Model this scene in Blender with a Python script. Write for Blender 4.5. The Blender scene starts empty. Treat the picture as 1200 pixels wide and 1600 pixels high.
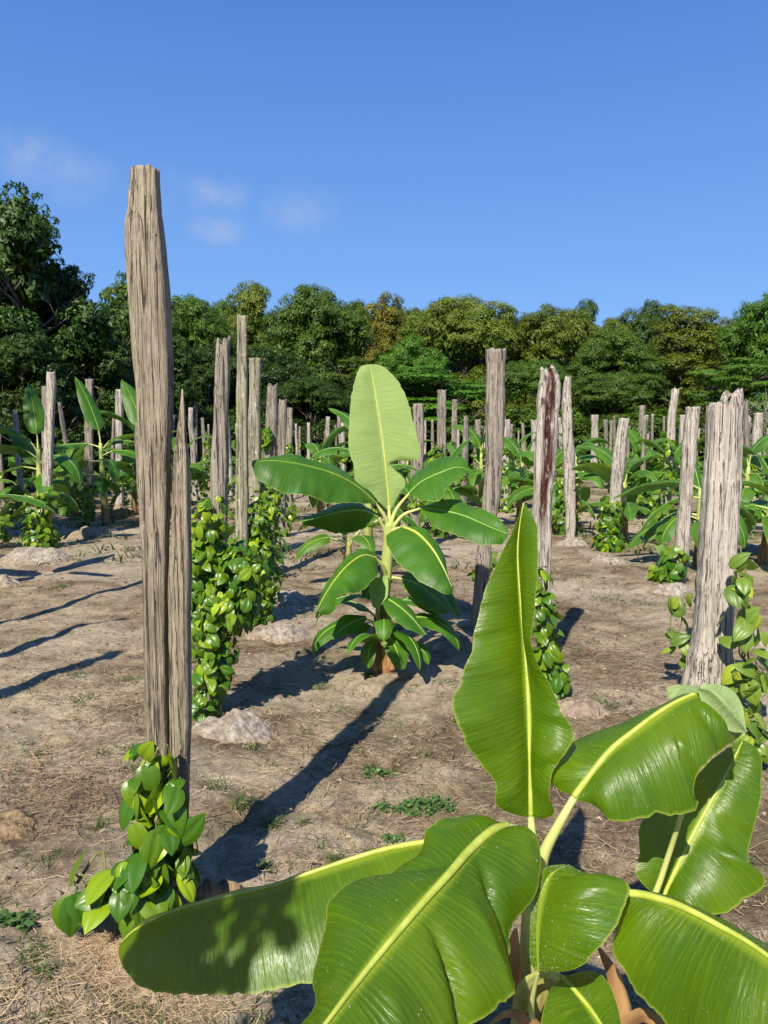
import bpy, math, random
import numpy as np
from math import radians, sin, cos, pi
from mathutils import Vector

# ---------------------------------------------------------------- camera / sky / sun
SC = bpy.context.scene
CAMH = 1.6
F = 1200.0
PITCH = math.atan(120.0 / 1200.0)
cam_d = bpy.data.cameras.new("camera")
cam_d.sensor_fit = 'HORIZONTAL'; cam_d.sensor_width = 36; cam_d.lens = 36.0
cam_d.clip_start = 0.05; cam_d.clip_end = 2000
cam = bpy.data.objects.new("camera", cam_d); SC.collection.objects.link(cam)
cam.location = (0, 0, CAMH); cam.rotation_euler = (pi / 2 - PITCH, 0, 0)
SC.camera = cam
SC.view_settings.view_transform = 'Standard'; SC.view_settings.look = 'None'
SC.view_settings.exposure = 0.76; SC.view_settings.gamma = 1.0

SUN_EL = radians(43); SUN_AZ = radians(20)      # shadows run forward and 20 degrees to the right
W = bpy.data.worlds.new("World"); SC.world = W; W.use_nodes = True
wt = W.node_tree; wt.nodes.clear()
sky = wt.nodes.new('ShaderNodeTexSky'); sky.sky_type = 'NISHITA'; sky.sun_disc = False
sky.sun_elevation = SUN_EL; sky.sun_rotation = pi + SUN_AZ
sky.altitude = 0; sky.air_density = 1.0; sky.dust_density = 0.15; sky.ozone_density = 3.0
hsv = wt.nodes.new('ShaderNodeHueSaturation'); hsv.inputs['Saturation'].default_value = 1.12
hsv.inputs['Hue'].default_value = 0.508
bg = wt.nodes.new('ShaderNodeBackground'); bg.inputs[1].default_value = 0.094
wo = wt.nodes.new('ShaderNodeOutputWorld')
wt.links.new(sky.outputs[0], hsv.inputs['Color'])
geo = wt.nodes.new('ShaderNodeTexCoord')
def pix_dir(u, v):
    a = (v - 800) / F
    d = Vector(((u - 600) / F, cos(PITCH) - a * sin(PITCH), -(sin(PITCH) + a * cos(PITCH))))
    return d.normalized()
nz = wt.nodes.new('ShaderNodeTexNoise'); nz.inputs['Scale'].default_value = 22; nz.inputs['Detail'].default_value = 5
nz.inputs['Roughness'].default_value = 0.6
wt.links.new(geo.outputs['Generated'], nz.inputs['Vector'])
acc = None
def wm(op, a, b=None, c=None, clamp=False):
    n = wt.nodes.new('ShaderNodeMath'); n.operation = op; n.use_clamp = clamp
    for i, x in enumerate((a, b, c)):
        if x is None: continue
        if isinstance(x, (int, float)): n.inputs[i].default_value = x
        else: wt.links.new(x, n.inputs[i])
    return n.outputs[0]
for (u, v, r, k) in ((45, 245, .075, .8), (118, 268, .06, .7), (335, 303, .055, .9), (340, 360, .05, 1.0), (470, 328, .07, .6), (250, 300, .07, .3), (120, 300, .05, .4)):
    dd = pix_dir(u, v)
    sub = wt.nodes.new('ShaderNodeVectorMath'); sub.operation = 'SUBTRACT'; sub.inputs[1].default_value = dd
    wt.links.new(geo.outputs['Generated'], sub.inputs[0])
    mul = wt.nodes.new('ShaderNodeVectorMath'); mul.operation = 'MULTIPLY'; mul.inputs[1].default_value = (1, 1, 1.9)
    wt.links.new(sub.outputs[0], mul.inputs[0])
    ln = wt.nodes.new('ShaderNodeVectorMath'); ln.operation = 'LENGTH'; wt.links.new(mul.outputs[0], ln.inputs[0])
    mr = wt.nodes.new('ShaderNodeMapRange'); mr.interpolation_type = 'SMOOTHSTEP'
    mr.inputs['From Min'].default_value = r; mr.inputs['From Max'].default_value = 0
    mr.inputs['To Min'].default_value = 0; mr.inputs['To Max'].default_value = k
    wt.links.new(ln.outputs['Value'], mr.inputs['Value'])
    acc = mr.outputs[0] if acc is None else wm('MAXIMUM', acc, mr.outputs[0])
nf = wm('MULTIPLY_ADD', nz.outputs['Fac'], 2.4, -0.7, clamp=True)
cf = wm('MULTIPLY', wm('MULTIPLY', acc, nf), 0.75, clamp=True)
mx = wt.nodes.new('ShaderNodeMix'); mx.data_type = 'RGBA'
m0 = wt.nodes.new('ShaderNodeMix'); m0.data_type = 'RGBA'; m0.inputs['Factor'].default_value = .85
wt.links.new(hsv.outputs[0], m0.inputs['A']); spz = wt.nodes.new('ShaderNodeSeparateXYZ'); wt.links.new(geo.outputs['Generated'], spz.inputs[0])
rz = wt.nodes.new('ShaderNodeMapRange'); wt.links.new(spz.outputs[2], rz.inputs['Value']); rz.inputs['From Min'].default_value = .12; rz.inputs['From Max'].default_value = .50
gm_ = wt.nodes.new('ShaderNodeMix'); gm_.data_type = 'RGBA'; gm_.inputs['A'].default_value = (1.3, 2.8, 5.9, 1); gm_.inputs['B'].default_value = (.45, 1.45, 4.3, 1)
wt.links.new(rz.outputs[0], gm_.inputs['Factor']); wt.links.new(gm_.outputs['Result'], m0.inputs['B'])
wt.links.new(cf, mx.inputs['Factor']); wt.links.new(m0.outputs['Result'], mx.inputs['A'])
mx.inputs['B'].default_value = (2.9, 3.5, 4.8, 1)
wt.links.new(mx.outputs['Result'], bg.inputs[0]); wt.links.new(bg.outputs[0], wo.inputs[0])

sd = bpy.data.lights.new("sun", 'SUN'); sd.energy = 5.0; sd.angle = radians(0.55); sd.color = (1.0, 0.93, 0.80)
so = bpy.data.objects.new("sun", sd); SC.collection.objects.link(so)
sdir = Vector((sin(SUN_AZ) * cos(SUN_EL), cos(SUN_AZ) * cos(SUN_EL), -sin(SUN_EL)))
so.rotation_euler = sdir.to_track_quat('-Z', 'Y').to_euler(); so.location = (-5, -10, 12)

# ---------------------------------------------------------------- helpers
RNG = np.random.default_rng(7)
def P(u, v, Y):
    a = (v - 800) / F
    yc = cos(PITCH) - a * sin(PITCH); t = Y / yc
    return np.array([(u - 600) / F * t, Y, CAMH - (sin(PITCH) + a * cos(PITCH)) * t])
def G(u, v):
    a = (v - 800) / F
    z = sin(PITCH) + a * cos(PITCH); t = CAMH / z
    return np.array([(u - 600) / F * t, (cos(PITCH) - a * sin(PITCH)) * t, 0.0])
def PP(*pts): return np.array([P(*p) for p in pts])

_perm = np.random.default_rng(3).integers(0, 1 << 16, 4096)
def _h(ix, iy, s):
    n = (ix * 73856093 ^ iy * 19349663 ^ (s * 83492791)) & 0xffffffff
    n = (n ^ (n >> 13)) * 1274126177 & 0xffffffff
    return ((n ^ (n >> 16)) & 0xffff) / 65535.0
def vnoise(x, y, s=0):
    x = np.asarray(x, float); y = np.asarray(y, float)
    ix = np.floor(x).astype(np.int64); iy = np.floor(y).astype(np.int64)
    fx = x - ix; fy = y - iy; fx = fx * fx * (3 - 2 * fx); fy = fy * fy * (3 - 2 * fy)
    a = _h(ix, iy, s); b = _h(ix + 1, iy, s); c = _h(ix, iy + 1, s); d = _h(ix + 1, iy + 1, s)
    return (a * (1 - fx) + b * fx) * (1 - fy) + (c * (1 - fx) + d * fx) * fy - .5
def fbm(x, y, s=0, o=4, g=.5):
    r = 0; a = 1; f = 1
    for i in range(o):
        r = r + a * vnoise(x * f, y * f, s + i * 17); a *= g; f *= 2.03
    return r

def ground_z(x, y):
    x = np.asarray(x, float); y = np.asarray(y, float)
    z = .10 * fbm(x * .35, y * .35, 1, 3) + .05 * fbm(x * 1.6, y * 1.6, 5, 3)
    near = np.exp(-np.maximum(y - 4, 0) / 6)
    z = z + .032 * near * fbm(x * 8, y * 8, 9, 4, .62)
    return z
def gz(p): return float(ground_z(p[0], p[1]))

def link(o): SC.collection.objects.link(o); return o
def tag(o, label=None, cat=None, group=None, kind=None):
    if label: o['label'] = label
    if cat: o['category'] = cat
    if group: o['group'] = group
    if kind: o['kind'] = kind
    return o
def thing(name, loc, label, cat, group=None):
    o = link(bpy.data.objects.new(name, None)); o.location = tuple(float(c) for c in loc); o.empty_display_size = .2
    return tag(o, label, cat, group)
def mesh(name, v, f, mat, parent=None, loc=None, uv=None, attrs=None, smooth=True, mats=None, mi=None):
    v = np.asarray(v, float)
    if parent is not None: v = v - np.array(parent.location)
    elif loc is not None: v = v - np.array(loc, float)
    me = bpy.data.meshes.new(name)
    if isinstance(f, np.ndarray):
        n = len(f); k = f.shape[1]
        me.vertices.add(len(v)); me.vertices.foreach_set('co', v.astype(np.float32).ravel())
        me.loops.add(n * k); me.loops.foreach_set('vertex_index', f.astype(np.int32).ravel())
        me.polygons.add(n); me.polygons.foreach_set('loop_start', np.arange(0, n * k, k, dtype=np.int32))
        me.polygons.foreach_set('loop_total', np.full(n, k, dtype=np.int32))
        me.update(calc_edges=True)
    else:
        me.from_pydata([tuple(map(float, a)) for a in v], [], [tuple(int(i) for i in a) for a in f])
    if uv is not None:
        ul = me.uv_layers.new(name='UVMap'); idx = np.empty(len(me.loops), dtype=np.int32)
        me.loops.foreach_get('vertex_index', idx)
        ul.data.foreach_set('uv', np.asarray(uv, np.float32)[idx].ravel())
    if attrs:
        for k, a in attrs.items():
            at = me.attributes.new(k, 'FLOAT', 'POINT'); at.data.foreach_set('value', np.asarray(a, np.float32))
    if smooth: me.polygons.foreach_set('use_smooth', np.ones(len(me.polygons), dtype=bool))
    for m in (mats or [mat]): me.materials.append(m)
    if mi is not None: me.polygons.foreach_set('material_index', np.asarray(mi, np.int32))
    me.validate(); me.update()
    o = bpy.data.objects.new(name, me); link(o)
    if parent is not None: o.parent = parent
    elif loc is not None: o.location = tuple(float(c) for c in loc)
    return o
def children(o): return [c for c in o.children]
def dup(o, loc=None, rotz=0, scale=1, label=None, group=None, parent=None):
    c = o.copy(); link(c)
    if parent is not None: c.parent = parent
    if loc is not None: c.location = tuple(float(a) for a in loc)
    if parent is None:
        c.rotation_euler = (o.rotation_euler[0], o.rotation_euler[1], rotz)
        c.scale = (scale,) * 3 if isinstance(scale, (int, float)) else scale
        if label: c['label'] = label
        if group: c['group'] = group
    for ch in children(o): dup(ch, parent=c)
    return c

def resample(p, n, closed=False):
    p = np.asarray(p, float)
    if len(p) == 2:
        t = np.linspace(0, 1, n)[:, None]; return p[0] * (1 - t) + p[1] * t
    q = np.vstack([2 * p[0] - p[1], p, 2 * p[-1] - p[-2]])
    out = []
    for i in range(1, len(q) - 2):
        for t in np.linspace(0, 1, 13)[:-1]:
            a, b, c, d = q[i - 1], q[i], q[i + 1], q[i + 2]
            out.append(.5 * ((2 * b) + (c - a) * t + (2 * a - 5 * b + 4 * c - d) * t * t + (-a + 3 * b - 3 * c + d) * t ** 3))
    out.append(p[-1]); out = np.array(out)
    s = np.concatenate([[0], np.cumsum(np.linalg.norm(np.diff(out, axis=0), axis=1))])
    tt = np.linspace(0, s[-1], n)
    return np.stack([np.interp(tt, s, out[:, k]) for k in range(out.shape[1])], 1)
def nrm(a): return a / (np.linalg.norm(a, axis=-1, keepdims=True) + 1e-9)

def tube(pts, rad, sides=8, cap=True, flat=1.0):
    pts = np.asarray(pts, float); n = len(pts)
    rad = np.broadcast_to(np.asarray(rad, float), (n,)) if np.ndim(rad) else np.full(n, rad)
    T = nrm(np.gradient(pts, axis=0)); ref = np.array([0, 0, 1.0])
    if abs(T[0] @ ref) > .9: ref = np.array([1.0, 0, 0])
    v = []; 
    A = nrm(np.cross(T[0], ref))
    ang = np.arange(sides) / sides * 2 * pi
    for i in range(n):
        A = nrm(A - (A @ T[i]) * T[i]); B = np.cross(T[i], A)
        v.append(pts[i] + rad[i] * (np.cos(ang)[:, None] * A + flat * np.sin(ang)[:, None] * B))
    v = np.vstack(v); f = []
    for i in range(n - 1):
        for j in range(sides):
            k = (j + 1) % sides
            f.append((i * sides + j, i * sides + k, (i + 1) * sides + k, (i + 1) * sides + j))
    if cap:
        f.append(tuple(range(sides))[::-1]); f.append(tuple((n - 1) * sides + j for j in range(sides)))
    return v, f
class MB:
    def __init__(s): s.v = []; s.f = []; s.n = 0; s.a = []
    def add(s, v, f, a=0.0):
        s.f += [tuple(i + s.n for i in q) for q in f]; s.v.append(np.asarray(v, float)); s.n += len(v)
        s.a.append(np.broadcast_to(np.asarray(a, float), (len(v),)))
    def build(s, name, mat, parent=None, loc=None, **k):
        return mesh(name, np.vstack(s.v), s.f, mat, parent, loc, attrs={'tone': np.concatenate(s.a)}, **k)

# ---------------------------------------------------------------- materials
def new_mat(name):
    m = bpy.data.materials.new(name); m.use_nodes = True; m.node_tree.nodes.clear(); return m, m.node_tree
class N:
    def __init__(s, t): s.t = t
    def n(s, typ, **k):
        x = s.t.nodes.new('ShaderNode' + typ)
        for a, b in k.items(): setattr(x, a, b)
        return x
    def L(s, a, b): s.t.links.new(a, b)
    def put(s, sock, x):
        if hasattr(x, 'is_output'): s.L(x, sock)
        else: sock.default_value = x
    def math(s, op, a, b=0.0, c=None, clamp=False):
        x = s.n('Math', operation=op, use_clamp=clamp); s.put(x.inputs[0], a); s.put(x.inputs[1], b)
        if c is not None: s.put(x.inputs[2], c)
        return x.outputs[0]
    def noise(s, vec, scale, detail=4, rough=.55, dist=0.0):
        x = s.n('TexNoise'); x.inputs['Scale'].default_value = scale; x.inputs['Detail'].default_value = detail
        x.inputs['Roughness'].default_value = rough; x.inputs['Distortion'].default_value = dist; s.L(vec, x.inputs['Vector']); return x.outputs['Fac']
    def mapv(s, vec, sc=(1, 1, 1), loc=(0, 0, 0)):
        x = s.n('Mapping'); s.L(vec, x.inputs['Vector']); x.inputs['Scale'].default_value = sc; x.inputs['Location'].default_value = loc; return x.outputs[0]
    def rng(s, v, a, b, c=0.0, d=1.0, smooth=False):
        x = s.n('MapRange'); s.L(v, x.inputs['Value']) ; x.inputs['From Min'].default_value = a; x.inputs['From Max'].default_value = b
        x.inputs['To Min'].default_value = c; x.inputs['To Max'].default_value = d
        if smooth: x.interpolation_type = 'SMOOTHSTEP'
        return x.outputs[0]
    def mix(s, f, a, b, mode='MIX'):
        x = s.n('Mix', data_type='RGBA', blend_type=mode); s.put(x.inputs['Factor'], f)
        s.put(x.inputs['A'], a if hasattr(a, 'is_output') else (*a, 1)[:4]); s.put(x.inputs['B'], b if hasattr(b, 'is_output') else (*b, 1)[:4]); return x.outputs['Result']
    def ramp(s, f, stops):
        x = s.n('ValToRGB'); s.L(f, x.inputs[0]); e = x.color_ramp.elements
        while len(e) < len(stops): e.new(.5)
        for i, (p, c) in enumerate(stops): e[i].position = p; e[i].color = (*c, 1)
        return x.outputs[0]
    def bump(s, h, strength=.5, dist=.01, nrm=None):
        x = s.n('Bump'); x.inputs['Strength'].default_value = strength; x.inputs['Distance'].default_value = dist
        s.L(h, x.inputs['Height'])
        if nrm is not None: s.L(nrm, x.inputs['Normal'])
        return x.outputs[0]
    def attr(s, name):
        x = s.n('Attribute', attribute_name=name); return x.outputs['Fac']
    def pbsdf(s, col, rough=.6, spec=.5, normal=None, coat=0):
        x = s.n('BsdfPrincipled'); s.put(x.inputs['Base Color'], col if hasattr(col, 'is_output') else (*col, 1)); s.put(x.inputs['Roughness'], rough)
        x.inputs['Specular IOR Level'].default_value = spec; x.inputs['Coat Weight'].default_value = coat
        if normal is not None: s.L(normal, x.inputs['Normal'])
        return x.outputs[0]
    def out(s, sh):
        o = s.n('OutputMaterial'); s.L(sh, o.inputs['Surface'])

def leafy(n, col, tcol, trans, rough, spec, normal=None):
    b = n.pbsdf(col, rough, spec, normal)
    t = n.n('BsdfTranslucent'); n.put(t.inputs['Color'], tcol)
    if normal is not None: n.L(normal, t.inputs['Normal'])
    ms = n.n('MixShader'); ms.inputs[0].default_value = trans; n.L(b, ms.inputs[1]); n.L(t.outputs[0], ms.inputs[2])
    return ms.outputs[0]

def mat_banana(name, top, tip, under, tr=(.22, .42, .015), trans=.33, rough=.36, vein=1.0, vscale=110, ribw=.12, ribk=1.0, ridge=.012):
    m, t = new_mat(name); n = N(t)
    uvn = n.n('UVMap', uv_map='UVMap'); sep = n.n('SeparateXYZ'); n.L(uvn.outputs[0], sep.inputs[0])
    s, tt = sep.outputs[0], sep.outputs[1]
    comb = n.n('CombineXYZ'); n.L(s, comb.inputs[0]); n.L(n.math('MULTIPLY', tt, .02), comb.inputs[1])
    st = n.noise(comb.outputs[0], vscale, 3, .6)
    fine = n.noise(comb.outputs[0], vscale * 3.5, 2, .6)
    ph = n.math('MULTIPLY_ADD', s, 2 * pi / ridge, n.math('MULTIPLY', n.noise(comb.outputs[0], 22, 3), 26.0))
    rl = n.math('SINE', ph)
    rid = n.math('MULTIPLY', n.rng(rl, .72, 1.0), n.rng(n.noise(n.n('TexCoord').outputs['Object'], 9, 2), .4, .55))
    obj = n.n('TexCoord').outputs['Object']
    big = n.noise(obj, 5, 3, .5)
    at = n.math('ABSOLUTE', tt)
    col = n.mix(n.rng(big, .35, .7), top, tip)
    col = n.mix(n.rng(st, .56, .72, 0, .32 * vein), col, (top[0] * 2.4 + .02, top[1] * 1.7 + .02, top[2] * 1.6))
    col = n.mix(n.math('MULTIPLY', rid, .30 * vein), col, (top[0] * 3 + .03, top[1] * 2.0 + .02, top[2] * 2))
    col = n.mix(n.rng(at, ribw, .015, 0, ribk, True), col, (.20, .28, .02))
    col = n.mix(n.rng(at, .965, 1.0, 0, .6), col, (.32, .36, .06))
    bl = n.noise(obj, 38, 3, .6)
    col = n.mix(n.rng(bl, .67, .75, 0, .25), col, (.2, .17, .04))
    und = n.mix(n.rng(st, .4, .65, 0, .55), under, (under[0] * .72, under[1] * .78, under[2] * .7))
    und = n.mix(n.rng(at, .07, .0, 0, .6), und, (.45, .5, .16))
    g = n.n('NewGeometry')
    c = n.mix(g.outputs['Backfacing'], col, und)
    nm = n.bump(n.math('ADD', n.math('MULTIPLY_ADD', rl, .11, st), n.math('MULTIPLY', fine, .5)), .35 * vein + .1, .004)
    nm = n.bump(big, .15, .02, nm)
    rg = n.math('ADD', n.math('MULTIPLY', g.outputs['Backfacing'], .32), n.rng(bl, .3, .7, rough - .06, rough + .1))
    trc = n.mix(n.rng(st, .5, .7, 0, .3), tr, (tr[0] * 1.5, tr[1] * 1.4, tr[2]))
    n.out(leafy(n, c, trc, trans, rg, .34, nm)); return m
M_near = mat_banana('banana_leaf_fresh', (.038, .100, .002), (.088, .162, .003), (.26, .35, .14), (.42, .54, .005), .27, .34)
M_mid = mat_banana('banana_leaf_mid', (.028, .10, .006), (.055, .150, .008), (.25, .34, .10), (.17, .38, .012), .24, .46, .7, 60, .05, .5, .022)
M_far = mat_banana('banana_leaf_far', (.035, .11, .009), (.075, .17, .010), (.22, .34, .09), (.22, .40, .015), .26, .48, .5, 40, .06, .35, .03)

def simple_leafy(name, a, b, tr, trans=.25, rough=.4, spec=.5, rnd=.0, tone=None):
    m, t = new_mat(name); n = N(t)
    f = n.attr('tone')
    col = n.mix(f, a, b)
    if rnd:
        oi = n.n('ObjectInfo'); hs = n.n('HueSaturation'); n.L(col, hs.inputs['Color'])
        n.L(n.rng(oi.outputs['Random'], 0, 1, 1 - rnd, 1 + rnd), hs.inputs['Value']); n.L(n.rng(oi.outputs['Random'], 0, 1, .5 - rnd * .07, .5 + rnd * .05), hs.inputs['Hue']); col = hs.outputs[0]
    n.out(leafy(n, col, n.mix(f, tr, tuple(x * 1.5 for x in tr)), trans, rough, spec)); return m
M_vine = simple_leafy('pepper_leaf', (0.036, 0.112, 0.006), (0.26, 0.36, 0.009), (.14, .28, .01), .22, .36, .42)
M_vine_y = simple_leafy('pepper_leaf_yellowish', (.09, .17, .02), (.30, .38, .03), (.2, .34, .03), .3, .42, .5)
M_stemg = None
def mat_flat(name, a, b, scale=20, rough=.7, stretch=(1, 1, 1), bump=.3, dist=.004, spec=.3):
    m, t = new_mat(name); n = N(t); oc = n.n('TexCoord').outputs['Object']
    v = n.mapv(oc, stretch); f = n.noise(v, scale, 5, .6)
    col = n.mix(n.rng(f, .3, .7), a, b)
    n.out(n.pbsdf(col, rough, spec, n.bump(f, bump, dist))); return m
M_rib = mat_flat('midrib_yellow_green', (.27, .33, .03), (.42, .45, .08), 30, .42, spec=.5, bump=.1)
M_ribm = mat_flat('midrib_green', (.13, .25, .03), (.24, .36, .06), 30, .45, spec=.5, bump=.1)
M_pet = mat_flat('petiole_pale', (.34, .40, .10), (.52, .52, .20), 26, .5, (1, 1, .3), bump=.2)
m, t = new_mat('banana_stem_green'); n = N(t); oc = n.n('TexCoord').outputs['Object']; f_ = n.noise(n.mapv(oc, (1, 1, .2)), 16, 5, .65)
sp_ = n.n('SeparateXYZ'); n.L(oc, sp_.inputs[0]); k_ = n.rng(n.math('ADD', sp_.outputs[2], n.math('MULTIPLY', f_, .5)), .52, .85)
c_ = n.mix(k_, n.mix(n.rng(f_, .35, .65), (.10, .05, .02), (.30, .19, .08)), n.mix(n.rng(f_, .3, .7), (.20, .27, .05), (.42, .45, .15)))
n.out(n.pbsdf(c_, .5, .35, n.bump(f_, .4, .006))); M_pstem = m
M_sheath = mat_flat('dry_sheath', (.13, .06, .025), (.42, .25, .10), 12, .75, (1, 1, .25), .6)
M_vstem = mat_flat('vine_stem', (.10, .11, .03), (.20, .20, .08), 40, .7)
M_bark = mat_flat('tree_bark', (.07, .055, .04), (.17, .14, .11), 6, .9, (1, 1, .4), .8, .03)
M_bare = mat_flat('bare_grey_branch', (.28, .24, .21), (.42, .38, .34), 8, .9)
m, t = new_mat('pale_ash_mound'); n = N(t); oc = n.n('TexCoord').outputs['Object']; f_ = n.noise(oc, 26, 6, .7); f2 = n.noise(oc, 6, 4, .6)
c_ = n.mix(n.rng(f_, .35, .65), (.15, .12, .095), (.43, .38, .315))
tn = n.math('ADD', n.attr('tone'), n.math('MULTIPLY_ADD', f2, 1.6, -.9), clamp=True)
c_ = n.mix(tn, n.mix(n.rng(f_, .3, .65), (.13, .088, .055), (.34, .255, .165)), c_)
n.out(n.pbsdf(c_, .95, .1, n.bump(f_, 1.0, .025))); M_mound = m
M_soil = mat_flat('soil_mound', (.16, .115, .08), (.31, .24, .175), 18, .95, (1, 1, 1), 1.0, .02, .1)
M_husk = mat_flat('coconut_husk', (.10, .062, .036), (.30, .215, .125), 40, .95, (1, 1, .3), 1.0, .02, .1)
m, t = new_mat('coconut_fibre'); n = N(t)
n.out(n.pbsdf(n.mix(n.attr('tone'), (.22, .13, .07), (.58, .44, .27)), .85, .2)); M_fibre = m
m, t = new_mat('dry_litter'); n = N(t)
n.out(n.pbsdf(n.mix(n.attr('tone'), (.07, .04, .022), (.50, .38, .23)), .85, .2)); M_litter = m
M_grass = simple_leafy('grass_blade', (.045, .085, .02), (.20, .20, .07), (.12, .2, .03), .2, .6, .3)
M_weed = simple_leafy('weed_leaf', (.04, .10, .02), (.11, .19, .04), (.1, .2, .02), .2, .55, .4)
m, t = new_mat('dew_drop'); n = N(t)
b = n.n('BsdfPrincipled'); b.inputs['Base Color'].default_value = (1, 1, 1, 1); b.inputs['Roughness'].default_value = .03
b.inputs['Transmission Weight'].default_value = .85; b.inputs['IOR'].default_value = 1.33; b.inputs['Coat Weight'].default_value = 1
n.out(b.outputs[0]); M_dew = m

def mat_wood(name, dark, light, warm, moss=0.0, crack=1.0):
    m, t = new_mat(name); n = N(t)
    oc = n.n('TexCoord').outputs['Object']; oi = n.n('ObjectInfo')
    va = n.n('VectorMath', operation='ADD'); n.L(oc, va.inputs[0])
    cx = n.n('CombineXYZ'); n.L(n.math('MULTIPLY', oi.outputs['Random'], 20), cx.inputs[0]); n.L(n.math('MULTIPLY', oi.outputs['Random'], 13), cx.inputs[2]); n.L(cx.outputs[0], va.inputs[1])
    V = va.outputs[0]
    g1 = n.noise(n.mapv(V, (1, 1, .035)), 85, 4, .65, .3)
    g2 = n.noise(n.mapv(V, (1, 1, .045)), 300, 3, .7)
    cr = n.noise(n.mapv(V, (1, 1, .028)), 62, 5, .78, 1.0)
    big = n.noise(n.mapv(V, (1, 1, .4)), 5.5, 4, .6)
    spot = n.noise(n.mapv(V, (1, 1, .5)), 60, 4, .7)
    col = n.mix(n.rng(g1, .32, .68), dark, light)
    col = n.mix(n.rng(big, .38, .62, 0, .75), col, warm, 'MIX')
    col = n.mix(n.rng(g2, .4, .6, .0, .55), col, tuple(c * 1.25 for c in light))
    crk = n.rng(cr, .43, .385, 0, 1)
    crk = n.math('MULTIPLY', crk, crack, clamp=True)
    lc = n.noise(n.mapv(V, (1, 1, .012)), 30, 3, .6, .6)
    crk = n.math('MAXIMUM', crk, n.rng(n.math('ABSOLUTE', n.math('SUBTRACT', lc, .5)), .012, .004))
    col = n.mix(n.math('MULTIPLY', crk, .85), col, (.03, .02, .015))
    dk = n.noise(n.mapv(V, (1, 1, .25), (3, 7, 1)), 9, 5, .7)
    col = n.mix(n.rng(dk, .52, .66, 0, .5), col, dark)
    col = n.mix(n.rng(spot, .66, .74, 0, .5), col, (.5, .5, .44))
    if moss: 
        ms = n.noise(n.mapv(V, (1, 1, .3)), 22, 4, .65)
        col = n.mix(n.rng(ms, .52, .66, 0, moss), col, (.26, .27, .09))
        ms2 = n.noise(n.mapv(V, (1, 1, .7), (3, 1, 2)), 30, 3, .6)
        col = n.mix(n.rng(ms2, .64, .68, 0, .85 * moss), col, (.6, .6, .54))
    st = n.attr('streak')
    sn = n.math('MULTIPLY', st, n.rng(n.noise(n.mapv(V, (1, 1, .3)), 45, 4, .7), .32, .48))
    col = n.mix(n.math('MINIMUM', sn, 1.0), col, n.mix(n.rng(g1, .35, .65), (.022, .010, .008), (.10, .030, .022)))
    h = n.math('ADD', n.math('MULTIPLY', g1, .7), n.math('SUBTRACT', n.math('MULTIPLY', g2, .35), n.math('MULTIPLY', crk, 1.1)))
    h = n.math('ADD', h, n.math('MULTIPLY', spot, .3))
    n.out(n.pbsdf(col, .88, .15, n.bump(h, 1.0, .010))); return m
W_warm = mat_wood('weathered_wood_warm', (.085, .065, .045), (.34, .285, .205), (.235, .19, .13), crack=.6)
W_grey = mat_wood('weathered_wood_grey', (.085, .070, .056), (.33, .288, .235), (.20, .170, .135), crack=1.2)
W_pale = mat_wood('weathered_wood_pale', (.16, .135, .110), (.49, .44, .375), (.36, .315, .26), crack=1.0)
W_moss = mat_wood('weathered_wood_lichen', (.12, .105, .075), (.34, .31, .235), (.24, .22, .145), moss=.8)

# ground
def mat_ground():
    m, t = new_mat('sandy_soil'); n = N(t); oc = n.n('TexCoord').outputs['Object']
    big = n.noise(oc, .55, 5, .6); mid = n.noise(oc, 3.2, 6, .65, .4); fine = n.noise(oc, 24, 6, .7); grit = n.noise(oc, 140, 4, .7)
    f = n.math('ADD', n.math('MULTIPLY', big, .48), n.math('ADD', n.math('MULTIPLY', mid, .38), n.math('MULTIPLY', fine, .30)))
    col = n.ramp(f, [(.45, (.082, .052, .030)), (.52, (.20, .142, .088)), (.58, (.35, .268, .172)), (.66, (.58, .47, .315))])
    col = n.mix(n.rng(grit, .48, .72, 0, .75), col, tuple((.10, .066, .043)), 'MIX')
    lit = n.noise(n.mapv(oc, (1, 2.2, 1)), 34, 5, .75, 2.0)
    col = n.mix(n.rng(lit, .57, .64, 0, .7), col, (.085, .048, .028))
    lit2 = n.noise(n.mapv(oc, (2.4, 1, 1), (4, 2, 0)), 60, 4, .7, 1.5)
    col = n.mix(n.rng(lit2, .62, .68, 0, .55), col, (.46, .36, .24))
    sa = n.noise(n.mapv(oc, (1, 1.6, 1), (2.4, 9, 1)), .42, 4, .55)
    col = n.mix(n.math('MULTIPLY', n.rng(sa, .47, .57, 0, .85), n.rng(fine, .35, .6, .3, 1)), col, (.54, .44, .32))
    pa = n.noise(n.mapv(oc, (1, 1.5, 1), (17, 5, 1)), .9, 6, .7)
    col = n.mix(n.rng(pa, .54, .64, 0, .6), col, n.mix(n.rng(fine, .4, .6), (.09, .048, .025), (.24, .15, .08)))
    gr = n.noise(n.mapv(oc, (1, 1, 1), (7, 3, 1)), 1.3, 5, .7)
    gm = n.math('MULTIPLY', n.rng(gr, .52, .62), n.rng(fine, .45, .6))
    sep = n.n('SeparateXYZ'); n.L(oc, sep.inputs[0])
    gm = n.math('MULTIPLY', gm, n.rng(sep.outputs[1], 4, 20, .45, .85))
    col = n.mix(gm, col, (.085, .115, .028))
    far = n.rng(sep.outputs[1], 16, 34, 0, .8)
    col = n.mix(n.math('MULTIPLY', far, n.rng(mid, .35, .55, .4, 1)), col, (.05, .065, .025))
    h = n.math('ADD', n.math('MULTIPLY', fine, 1.0), n.math('MULTIPLY', grit, .35))
    nb = n.bump(h, 1.0, .045); nb = n.bump(lit, .5, .012, nb); nb = n.bump(mid, .5, .08, nb)
    n.out(n.pbsdf(col, .95, .12, nb)); return m
M_ground = mat_ground()
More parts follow.
